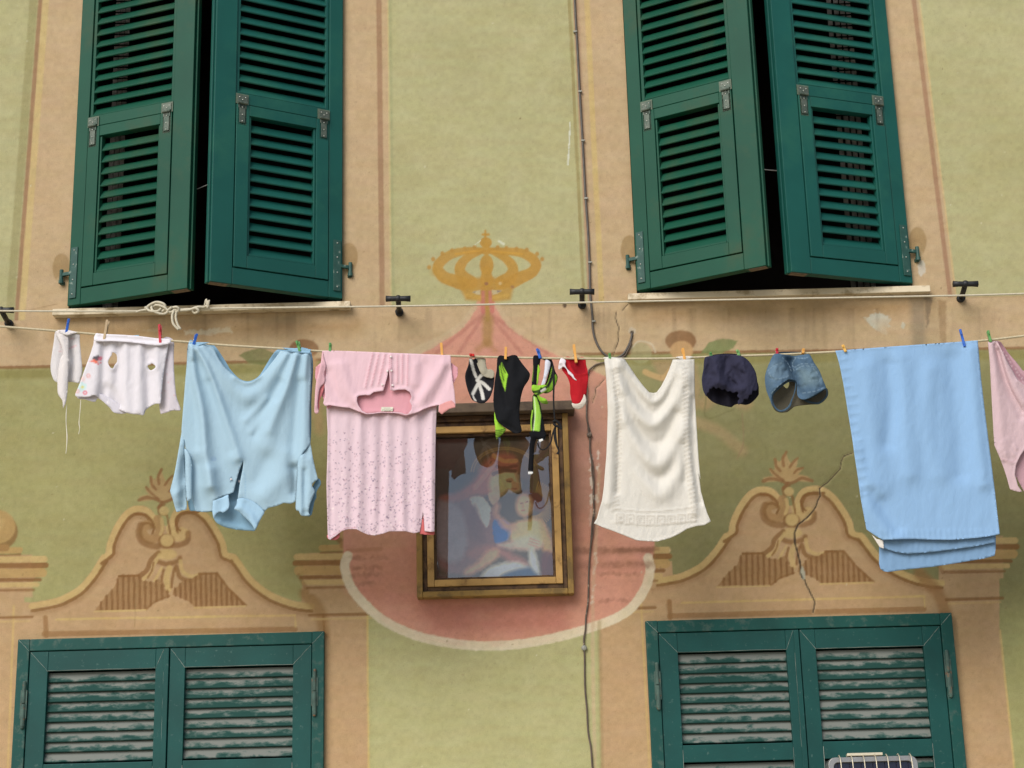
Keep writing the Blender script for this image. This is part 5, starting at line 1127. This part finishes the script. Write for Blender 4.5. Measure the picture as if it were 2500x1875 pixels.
# --- red sock
o = gar('baby_sock', (1403, 874), 'little red baby sock with a white toe and frilly white cuff', 'sock')
RD = (178, 34, 42)
cloth('foot', o, E_((1165, 168), (1200, 164), (1260, 176), (1330, 165), (1358, 190), (1364, 240), (1378, 300), (1384, 380), (1374, 460), (1366, 520), (1350, 560), (1330, 610), (1290, 640), (1240, 630), (1222, 590), (1208, 520), (1206, 440), (1184, 370), (1150, 320), (1128, 290), (1134, 240), (1155, 220)), YL-.004, M_cot, RD, lambda p_: (p_.poly(E_((1196, 190), (1250, 215), (1330, 196), (1352, 240), (1362, 318), (1310, 334), (1255, 330), (1215, 262)), (140, 20, 32), .8, 5), p_.ridge(E_((1250, 340), (1290, 460), (1290, 600)), 18, .016), p_.ridge(E_((1210, 260), (1260, 335), (1360, 325)), 5, .006), p_.ridge(E_((1260, 220), (1290, 300)), 20, -.012), p_.ridge(E_((1180, 300), (1220, 400), (1240, 540)), 7, -.006)), step=2.4)
cloth('toe_cap', o, E_((1345, 530), (1364, 570), (1362, 612), (1335, 655), (1290, 678), (1240, 660), (1224, 618), (1260, 624), (1300, 616), (1328, 575)), YL-.014, M_ter, (214, 204, 190), lambda p_: p_.ridge(E_((1240, 640), (1340, 610)), 12, .010), step=2.4)
cloth('frill', o, E_((1120, 178), (1165, 200), (1160, 240), (1182, 285), (1210, 312), (1238, 340), (1250, 368), (1275, 396), (1245, 384), (1215, 350), (1190, 330), (1172, 285), (1140, 262), (1112, 285), (1094, 285), (1098, 230)), YL-.012, M_cot, (232, 224, 228), lambda p_: p_.ridge(E_((1110, 220), (1140, 230), (1180, 300), (1260, 385)), 5, .008), step=2.2)
# --- cream towel
o = gar('hand_towel', (1580, 876), 'cream hand towel with a woven key pattern, sagging between two pegs', 'towel')
TW = (222, 218, 208)
outl = F_((300, 92), (318, 250), (330, 450), (336, 620), (330, 850), (322, 1050), (308, 1220), (298, 1350), (280, 1480), (240, 1620))+I_((1830, 860), (1800, 912), (1900, 955), (2000, 990), (2100, 1030), (2211, 1075))+[(1575, 1321), (1605, 1322), (1635, 1314)]+J_((30, 895), (110, 845), (200, 818), (280, 808), (342, 772), (310, 700), (280, 610), (245, 480), (222, 300))+F_((1240, 1280), (1222, 1080), (1208, 850), (1195, 650), (1182, 400), (1180, 110), (1080, 112), (972, 112), (940, 200), (900, 290), (855, 375), (812, 432), (780, 438), (738, 432), (690, 380), (620, 290), (560, 200), (500, 112), (400, 92))
def f(p_):
    p_.ridge(F_((470, 130), (600, 330), (720, 480), (790, 520), (870, 460), (960, 280), (1000, 130)), 9, .012, curve=True)
    p_.ridge(F_((430, 130), (480, 350), (600, 600), (720, 720), (800, 740), (900, 640), (1000, 450), (1060, 150)), 16, 0.0195)
    p_.ridge(F_((450, 250), (600, 480), (780, 640), (920, 500), (1020, 300)), 12, -0.0105)
    p_.ridge(F_((400, 200), (480, 560), (600, 900), (740, 1090), (860, 1120), (980, 980), (1060, 700), (1085, 300)), 20, 0.0195)
    p_.ridge(F_((480, 500), (600, 760), (760, 920), (900, 880), (1010, 650)), 15, -0.0150)
    p_.ridge(F_((440, 550), (560, 960), (680, 1250), (800, 1420), (920, 1380), (1030, 1150), (1090, 800)), 20, 0.0150)
    p_.ridge(F_((500, 800), (640, 1120), (800, 1270), (940, 1200), (1040, 950)), 15, -0.0120)
    p_.ridge(F_((340, 130), (375, 600), (360, 1100), (340, 1500)), 12, 0.0105); p_.ridge(F_((380, 130), (450, 600), (440, 1000), (430, 1400)), 8, -0.0105)
    p_.ridge(F_((1140, 130), (1120, 600), (1130, 1000), (1180, 1600)), 11, 0.0105); p_.ridge(F_((1170, 500), (1150, 900), (1240, 1500)), 9, -0.0090); p_.ridge(F_((1100, 400), (1095, 900), (1090, 1300)), 9, -0.0075)
    sh = (192, 182, 166)
    for k in range(34):      # woven bands down both sides
        t = k/33; y = 900+t*345
        xl = np.interp(y, [900, 1000, 1100, 1180, 1245], [1501, 1509, 1511, 1508, 1500]); xr = np.interp(y, [900, 1000, 1100, 1180, 1245], [1671, 1674, 1676, 1686, 1696])
        for x in (xl, xr): p_.stroke([(x-6, y+3), (x+1, y-1), (x+7, y-3)], 2.4, sh, .55, 2); p_.ridge([(x-6, y+3), (x+7, y-3)], 2.5, .002)
    for k in range(8):
        x = 1505+k*25; y = 1264+5*(1-((x-1590)/90)**2)
        L = [(x, y+12), (x, y-9), (x+18, y-9), (x+18, y+9), (x+6, y+9), (x+6, y-2), (x+12, y-2)]
        p_.stroke(L, 2.2, sh, .6, 1.8, curve=False); p_.ridge(L, 2.5, .0022, curve=False)
    for dy in (-16, 17): p_.stroke([(1496, 1258+dy), (1590, 1265+dy), (1700, 1254+dy)], 1.8, sh, .5, 1.8); p_.ridge([(1496, 1258+dy), (1590, 1265+dy), (1700, 1254+dy)], 2.5, .002)
    for x in range(1560, 1640, 9): p_.stroke([(x, 958), (x, 975)], 1.8, sh, .35, 2)
cloth('towel_cloth', o, outl, YL-.004, M_ter, TW, f, curve=False, step=3.2, thick=.003, crumple=.002, edge=.002)
cloth('turned_edge', o, F_((296, 90), (350, 86), (420, 92), (492, 96), (470, 106), (380, 118), (302, 108)), YL-.014, M_ter, (226, 220, 206), None, step=3)
cloth('turned_edge', o, F_((1000, 88), (1090, 76), (1168, 84), (1150, 100), (1100, 112), (1050, 108)), YL-.014, M_ter, (226, 220, 210), None, step=3)
# --- navy shorts
o = gar('bloomer_shorts', (1765, 872), 'baggy navy cotton bloomers with dark gathered leg holes', 'shorts')
def f(p_):
    p_.ridge(F_((1380, 130), (1420, 250), (1400, 340)), 22, .024); p_.ridge(F_((1640, 130), (1700, 260), (1700, 420)), 26, .026)
    p_.ridge(F_((1500, 120), (1490, 260), (1560, 360)), 12, -.016); p_.ridge(F_((1340, 130), (1310, 250)), 8, -.008)
    p_.ridge(F_((1420, 330), (1540, 380), (1640, 400)), 9, .012); p_.ridge(F_((1380, 220), (1500, 330)), 8, .008); p_.ridge(F_((1560, 200), (1640, 340)), 7, -.008)
    for k in range(12): x = rnd.uniform(1290, 1760); y = rnd.uniform(120, 340); p_.ridge(F_((x, y), (x+rnd.uniform(-40, 40), y+rnd.uniform(20, 70))), 4, rnd.choice([.005, -.005]))
cloth('back_panel', o, F_((1270, 330), (1300, 200), (1500, 160), (1700, 200), (1796, 330), (1810, 425), (1800, 470), (1742, 530), (1690, 553), (1640, 548), (1600, 545), (1560, 562), (1535, 576), (1440, 556), (1370, 530), (1320, 490), (1290, 440)), YL+.022, M_drk, (30, 29, 38), lambda p_: [p_.ridge(F_((x, 400), (x+20, 560)), 9, a) for x, a in ((1360, .010), (1430, -.008), (1500, .010), (1570, -.010), (1650, .010), (1730, .008))], step=3)
cloth('front_panel', o, F_((1282, 98), (1340, 76), (1460, 62), (1600, 68), (1680, 98), (1738, 160), (1780, 240), (1796, 330), (1800, 385), (1785, 415), (1752, 418), (1742, 450), (1716, 462), (1702, 498), (1668, 500), (1655, 530), (1634, 540), (1612, 552), (1604, 520), (1622, 492), (1600, 468), (1612, 436), (1585, 428), (1560, 438), (1530, 420), (1505, 426), (1478, 400), (1450, 408), (1420, 385), (1392, 396), (1368, 378), (1345, 400), (1330, 396), (1322, 430), (1306, 440), (1296, 470), (1264, 400), (1254, 300), (1270, 200)), YL-.012, M_drk, (50, 50, 68), f, step=2.6, crumple=.004, crscale=16)
cloth('waistband', o, F_((1300, 82), (1380, 62), (1500, 52), (1620, 60), (1662, 76), (1600, 84), (1480, 80), (1360, 92)), YL+.008, M_drk, (26, 26, 34), None, step=3)
# --- denim shorts
o = gar('denim_shorts', (1925, 864), 'tiny blue denim shorts with stitched pockets and grey inside legs', 'shorts')
cloth('back_panel', o, G_((332, 660), (400, 560), (500, 500), (582, 530), (600, 640), (640, 690), (800, 640), (870, 590), (888, 650), (852, 712), (792, 746), (700, 752), (570, 768), (520, 802), (480, 826), (405, 826), (352, 782)), YL+.024, M_dnm, (84, 80, 68), lambda p_: p_.ridge(G_((420, 700), (520, 600)), 20, -.010), step=3, holes=(G_((448, 560), (480, 535), (504, 530), (506, 560), (492, 588), (478, 592), (462, 580)),))
def f(p_):
    st = (128, 150, 166)
    p_.poly(G_((320, 340), (430, 335), (520, 470), (420, 510), (330, 560), (300, 440)), (112, 136, 154), .7, 22, 1.4); p_.poly(G_((600, 400), (780, 390), (820, 520), (780, 570), (640, 560)), (116, 138, 146), .7, 20, 1.4)
    p_.poly(G_((450, 262), (560, 280), (540, 350), (560, 480), (600, 560), (560, 560), (500, 420)), (30, 48, 66), .85, 14)
    for L in (((300, 420), (360, 370), (450, 340)), ((310, 440), (350, 500), (450, 490), (500, 470)), ((560, 385), (640, 352), (770, 362)), ((575, 410), (650, 372), (780, 385)), ((740, 400), (800, 480), (800, 540)), ((700, 520), (780, 515)), ((440, 290), (500, 360), (530, 440)), ((560, 290), (640, 300), (700, 285)), ((570, 300), (540, 350), (560, 440)), ((335, 640), (400, 570), (500, 500)), ((640, 640), (760, 620), (860, 580))):
        q_ = spl(G_(*L), 5)
        for i in range(0, len(q_)-1, 2): p_.stroke([q_[i], q_[i+1]], 1.8, st, .8, 1.4)
    p_.ridge(G_((380, 300), (360, 450), (400, 560)), 24, .026); p_.ridge(G_((700, 320), (720, 480), (760, 600)), 28, .028); p_.ridge(G_((520, 330), (560, 500), (600, 640)), 12, -.018)
    for k in range(26): x = rnd.uniform(300, 840); y = rnd.uniform(300, 600); p_.ridge(G_((x, y), (x+rnd.uniform(-30, 60), y+rnd.uniform(-10, 30))), 4, rnd.choice([.003, -.003]))
cloth('front_panel', o, G_((352, 268), (385, 254), (420, 258), (500, 268), (560, 274), (640, 266), (704, 262), (745, 335), (800, 420), (835, 510), (866, 590), (840, 606), (770, 650), (700, 690), (640, 702), (600, 682), (584, 640), (580, 540), (545, 512), (500, 508), (455, 535), (400, 580), (350, 640), (334, 700), (345, 770), (318, 700), (284, 610), (270, 500), (285, 420), (318, 335)), YL-.012, M_dnm, (78, 102, 124), f, step=2.2, crumple=.003, crscale=16, thick=.002)
cloth('frayed_hem', o, G_((340, 640), (400, 585), (455, 540), (500, 512), (560, 512), (580, 540), (574, 600), (556, 660), (535, 720), (520, 770), (470, 812), (410, 820), (360, 780), (338, 720)), YL+.010, M_dnm, (70, 92, 110), None, step=2.4, holes=(G_((352, 660), (400, 605), (455, 560), (505, 530), (552, 528), (566, 560), (552, 640), (524, 710), (505, 755), (462, 795), (412, 804), (372, 770), (350, 715)),))
cloth('frayed_hem', o, G_((640, 690), (720, 672), (800, 622), (866, 588), (886, 640), (870, 690), (800, 746), (740, 742), (680, 728)), YL+.010, M_dnm, (58, 74, 84), None, step=2.4, holes=(G_((670, 696), (730, 686), (810, 636), (858, 606), (868, 640), (850, 682), (795, 726), (740, 724), (700, 714)),))
cloth('waistband', o, G_((400, 240), (500, 234), (600, 236), (700, 250), (690, 266), (600, 262), (500, 262), (420, 262)), YL+.012, M_dnm, (36, 50, 62), None, step=3)
# --- blue sheet
o = gar('bed_sheet', (2215, 850), 'plain pale blue bed sheet hanging long over the line, right of the denim shorts', 'sheet')
SB = (144, 180, 216)
U_ = lambda *p: K(1600, 750, 2.212, p)
front = H_((370, 305), (900, 265), (1400, 230), (1760, 205), (1775, 380), (1795, 600), (1830, 900), (1880, 1300), (1925, 1659))+U_((1860, 1225), (1830, 1232), (1740, 1246), (1600, 1257), (1500, 1256), (1400, 1252), (1320, 1253), (1230, 1257), (1190, 1235), (1140, 1200), (1125, 1120), (1110, 1040), (1095, 930), (1075, 800))+H_((540, 1200), (500, 950), (450, 640), (410, 440))
def f(p_):
    for L, w, a in ((((900, 450), (920, 800), (880, 1200)), 22, -0.0135), (((1000, 400), (1060, 900), (1100, 1500)), 26, 0.0135), (((1500, 400), (1560, 900), (1600, 1500)), 24, -0.0135), (((1700, 300), (1740, 900), (1820, 1600)), 18, 0.0135), (((650, 500), (720, 1000), (800, 1600)), 28, 0.0121), (((1300, 500), (1250, 1000), (1380, 1500)), 24, 0.0095), (((560, 1250), (640, 1500), (800, 1700)), 16, 0.0108)):
        p_.ridge(H_(*L), w, a)
    p_.ridge(U_((1120, 1000), (1200, 1150), (1300, 1250)), 20, 0.0135); p_.ridge(U_((1180, 1000), (1300, 1200)), 18, -0.0108); p_.ridge(U_((1100, 1200), (1120, 1000)), 8, -0.0054)
    for k in range(16):
        y = 880+k*22; x = np.interp(y, [860, 1080, 1280], [2043, 2082, 2110]); p_.ridge([(x, y), (x+16+rnd.uniform(0, 16), y-4)], 4, .0022)
    for x in range(2150, 2440, 13): p_.ridge([(x, 1296), (x+2, 1314)], 4, .0018)
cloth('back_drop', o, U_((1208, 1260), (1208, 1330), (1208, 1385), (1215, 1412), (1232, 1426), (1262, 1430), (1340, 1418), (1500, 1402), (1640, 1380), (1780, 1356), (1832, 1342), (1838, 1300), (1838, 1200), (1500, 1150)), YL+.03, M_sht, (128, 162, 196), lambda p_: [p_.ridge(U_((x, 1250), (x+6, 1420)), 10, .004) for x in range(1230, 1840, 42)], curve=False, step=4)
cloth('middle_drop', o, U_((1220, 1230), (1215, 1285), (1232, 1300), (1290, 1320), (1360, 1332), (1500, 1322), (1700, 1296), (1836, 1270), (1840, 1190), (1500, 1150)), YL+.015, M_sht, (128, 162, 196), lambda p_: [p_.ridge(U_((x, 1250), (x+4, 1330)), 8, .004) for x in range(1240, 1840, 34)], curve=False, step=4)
cloth('front_drop', o, front, YL-.006, M_sht, SB, f, curve=False, step=4, crumple=.0018, crscale=44, edge=.002)
cloth('care_tag', o, U_((1168, 1228), (1196, 1252), (1230, 1258), (1234, 1304), (1212, 1296)), YL-.003, M_cot, (226, 220, 210), None, step=2.5, curve=False, crumple=0)
# --- pink bodysuit cut by the right edge
o = gar('bodysuit', (2500, 830), 'pale pink lace trimmed bodysuit at the right edge of the picture', 'bodysuit')
SP = (206, 180, 184); X0 = 2548.
mir = lambda pts: [(2*X0-x, y-(x-X0)*-.0+(X0-x)*-.09) for x, y in pts][::-1]
lft = H_((1860, 222), (1878, 420), (1888, 620), (1900, 850), (1914, 1100), (1922, 1228), (1945, 1280), (1975, 1350), (2010, 1440), (2040, 1530), (2070, 1640))+U_((1916, 984), (1950, 994), (1985, 998), (2015, 1004))
crotch = [(2530, 1204), (2560, 1204)]
topl = H_((1948, 210), (1990, 290), (2040, 390), (2090, 480), (2150, 590), (2211, 640))+[(2530, 948)]
def bf(p_): p_.stroke(H_((1960, 230), (2050, 380), (2140, 520), (2211, 590)), 13, (168, 128, 138), .9, 4); [p_.ell(*H_((2010+k*22+rnd.uniform(-8, 8), 320+k*32+rnd.uniform(-8, 8)))[0], 2, 2.4, (212, 186, 190), .8, 2) for k in range(11)]
cloth('back_panel', o, H_((1880, 212), (1960, 208), (1990, 225), (2060, 330), (2140, 420), (2200, 500), (2240, 500))+mir(H_((1880, 212), (1960, 208), (1990, 225), (2060, 330), (2140, 420), (2200, 500), (2240, 500)))+[(2600, 1120), (2548, 1206), (2500, 1200), (2478, 1160), (2440, 1050), (2425, 900)], YL+.02, M_cot, (196, 158, 166), bf, curve=False, step=3.4)
leg = U_((1990, 1000), (1960, 970), (1942, 905), (1948, 850), (1975, 800), (2010, 745))
def f(p_):
    p_.ridge(H_((1900, 250), (1940, 600), (1990, 1000), (2010, 1300)), 9, .012, 14, .008); p_.ridge(H_((1930, 250), (2030, 620), (2180, 950)), 5, -.012, 9, -.010); p_.ridge(H_((1975, 250), (2080, 560), (2211, 800)), 6, .012, 12, .010)
    p_.ridge(H_((1960, 300), (2060, 640), (2200, 900)), 4, -.008); p_.ridge(H_((2160, 600), (2250, 650)), 8, .006)
    p_.stroke(H_((1990, 1360), (2090, 1390), (2140, 1360)), 2, (190, 150, 156), .6, 2); p_.ridge(H_((1995, 1370), (2110, 1400)), 4, .004); p_.ridge(leg, 4, .004)
    for k in range(14): x = rnd.uniform(1960, 2130); y = rnd.uniform(1150, 1420); p_.ridge(H_((x, y), (x+18, y+rnd.uniform(20, 60))), 4, .002)
fr_ = H_((1860, 222), (1878, 420), (1888, 620), (1900, 850), (1914, 1100), (1922, 1228), (1945, 1280), (1975, 1350), (2010, 1440), (2040, 1530), (2070, 1640))+U_((1916, 984), (1955, 996), (1982, 998), (1958, 965), (1942, 905), (1948, 850), (1972, 800), (2010, 745))+[(2530, 1070)]
cloth('front_panel', o, fr_+[(2548, 1060)]+[(2*X0-x, y-(X0-x)*.09) for x, y in fr_[::-1]]+[(2*X0-x, y-(X0-x)*.09) for x, y in (topl[:-1])]+[(2548, 950)]+topl[:-1][::-1], YL-.006, M_cot, SP, f, curve=False, step=3, crumple=.002)
# ------------------------------------------------------------------ pegs
PB, PG, PR, PO, PW = ((44, 96, 186), (92, 148, 84), (190, 44, 62), (222, 164, 88), (182, 160, 128))
pm = {}
def peg(x0, y0, x1, y1, col, label, wood=False, w=.0105, yaw=0.):
    """top and nose of the peg in photo units"""
    if col not in pm: pm[col] = mat('peg_wood' if wood else 'peg_plastic', col, .75 if wood else .35, .15 if wood else .04, 40, .2 if wood else .02, stretch=(1, 1, .15) if wood else (1, 1, 1))
    a, b = P3(x0, y0, YL-.020), P3(x1, y1, YL-.020)
    L = (a-b).length
    o = empty('clothes_peg', (a+b)/2); ax_ = (a-b).normalized(); o.rotation_euler = (0, math.atan2(ax_.x, ax_.z), 0); o.rotation_euler.rotate_axis('Z', yaw)
    tag(o, label, 'clothes peg', 'pegs on the clothesline')
    h = L/2
    for s in (-1, 1):
        m = MB(); y = lambda t: s*(.0035+.006*max(0, t+.15))+ (.012 if s > 0 else 0)
        prof = [(-h, .0030), (-h*.6, .0042), (-h*.1, .0044), (h*.5, .0036), (h, .0028)]
        rings = []
        for z, t in prof:
            yc = s*(.0045+max(0, (z/h+.1))*.006)+.010
            rings.append([(-w/2, yc-t, z), (w/2, yc-t, z), (w/2, yc+t, z), (-w/2, yc+t, z)])
        for r0, r1 in zip(rings[:-1], rings[1:]): m.prism(r0, r1, cap=False)
        m.add(rings[0], [(0, 1, 2, 3)]).add(rings[-1], [(3, 2, 1, 0)])
        if not wood: m.box(-w*.28, w*.28, .010+s*.0165-.001, .010+s*.0165+.001, h*.35, h*.9)
        m.build('jaw', pm[col], o, bevel=.0008)
    MB().tube([(-w/2-.001, .010, -h*.12), (w/2+.001, .010, -h*.12)], .0042, 10).build('spring', M_scr, o, smooth=True)
    return o
peg(168, 778, 161, 816, PB, 'blue plastic peg on the white bib', yaw=.3)
peg(262, 781, 253, 830, PW, 'bare wooden peg on the toddler top', True)
peg(389, 792, 391, 841, PR, 'crimson plastic peg on the toddler top')
peg(481, 815, 473, 841, PB, 'blue plastic peg on the left end of the light blue shirt', yaw=.4)
peg(724, 832, 731, 857, PG, 'green plastic peg on the right end of the light blue shirt', yaw=-.3)
peg(806, 837, 805, 860, PG, 'green plastic peg on the left shoulder of the nightdress')
peg(1077, 837, 1080, 877, PO, 'orange wooden peg on the right shoulder of the nightdress', True)
peg(1235, 847, 1234, 876, PO, 'orange wooden peg on the black sports sock', True)
peg(1311, 851, 1318, 874, PB, 'bright blue peg on the knotted swimsuit', yaw=-.3)
peg(1401, 841, 1407, 884, PO, 'orange wooden peg on the red baby sock', True)
peg(1488, 862, 1489, 876, PG, 'green peg on the left corner of the cream towel')
peg(1667, 850, 1672, 877, PO, 'orange wooden peg on the right corner of the cream towel', True)
peg(1734, 860, 1738, 869, PG, 'green peg on the left side of the navy bloomers')
peg(1799, 854, 1804, 868, (120, 172, 104), 'pale green peg on the right side of the navy bloomers', yaw=-.4)
peg(1897, 850, 1898, 863, PR, 'red peg on the left side of the denim shorts')
peg(1962, 851, 1961, 862, PO, 'short orange peg on the right side of the denim shorts', True)
peg(2057, 842, 2064, 858, (232, 182, 92), 'yellow peg at the left corner of the blue sheet', yaw=-.4)
peg(2344, 804, 2355, 845, PB, 'blue peg at the right corner of the blue sheet', yaw=-.3)
peg(2412, 807, 2419, 834, PG, 'green peg on the pink bodysuit', yaw=-.2)
# flat red peg on the hat: seen end on
o = peg(1146, 866, 1158, 866, (200, 44, 36), 'small red peg lying flat on the black hat')
# ------------------------------------------------------------------ street, light, camera
M_gr = mat('street_stone', (176, 166, 146), .9, .15, 3, .3, 40)
g = MB().add([(-60, -60, -.004), (60, -60, -.004), (60, 0.3, -.004), (-60, .3, -.004)], [(0, 1, 2, 3)]).build('ground', M_gr)
tag(g, kind='structure')
w = bpy.data.worlds.new('World'); SC.world = w; w.use_nodes = True; N, Lk = w.node_tree.nodes, w.node_tree.links
sky = N.new('ShaderNodeTexSky'); sky.sky_type = 'NISHITA'; sky.sun_disc = False
EL, AZ = radians(SUN_EL), radians(SUN_AZ)          # azimuth measured from straight out of the wall, + = to the right
sky.sun_elevation = EL; sky.sun_rotation = pi-AZ; sky.air_density = 1.; sky.dust_density = 1.8; sky.ozone_density = 1.
Lk.new(sky.outputs[0], N['Background'].inputs['Color']); N['Background'].inputs['Strength'].default_value = SKY
s = bpy.data.lights.new('sun', 'SUN'); s.energy = SUN; s.angle = radians(SUN_ANG); s.color = (1, .97, .93)
so = bpy.data.objects.new('sun', s); COL.objects.link(so)
dirv = Vector((sin(AZ)*cos(EL), -cos(AZ)*cos(EL), sin(EL)))
so.rotation_euler = dirv.to_track_quat('Z', 'Y').to_euler(); so.location = dirv*20
cam = bpy.data.cameras.new('camera'); co = bpy.data.objects.new('camera', cam); COL.objects.link(co)
cam.sensor_width = 36; cam.lens = 36*FPX/2500; cam.clip_end = 500
Mx = Matrix((list(vR)+[0], list(vU)+[0], list(-vF)+[0], [0, 0, 0, 1])).transposed()
Mx.translation = Vector(vC); co.matrix_world = Mx
SC.camera = co
SC.view_settings.view_transform = 'Standard'; SC.view_settings.look = 'None'; SC.view_settings.exposure = EXPO; SC.view_settings.gamma = 1
SC.cycles.max_bounces = 6
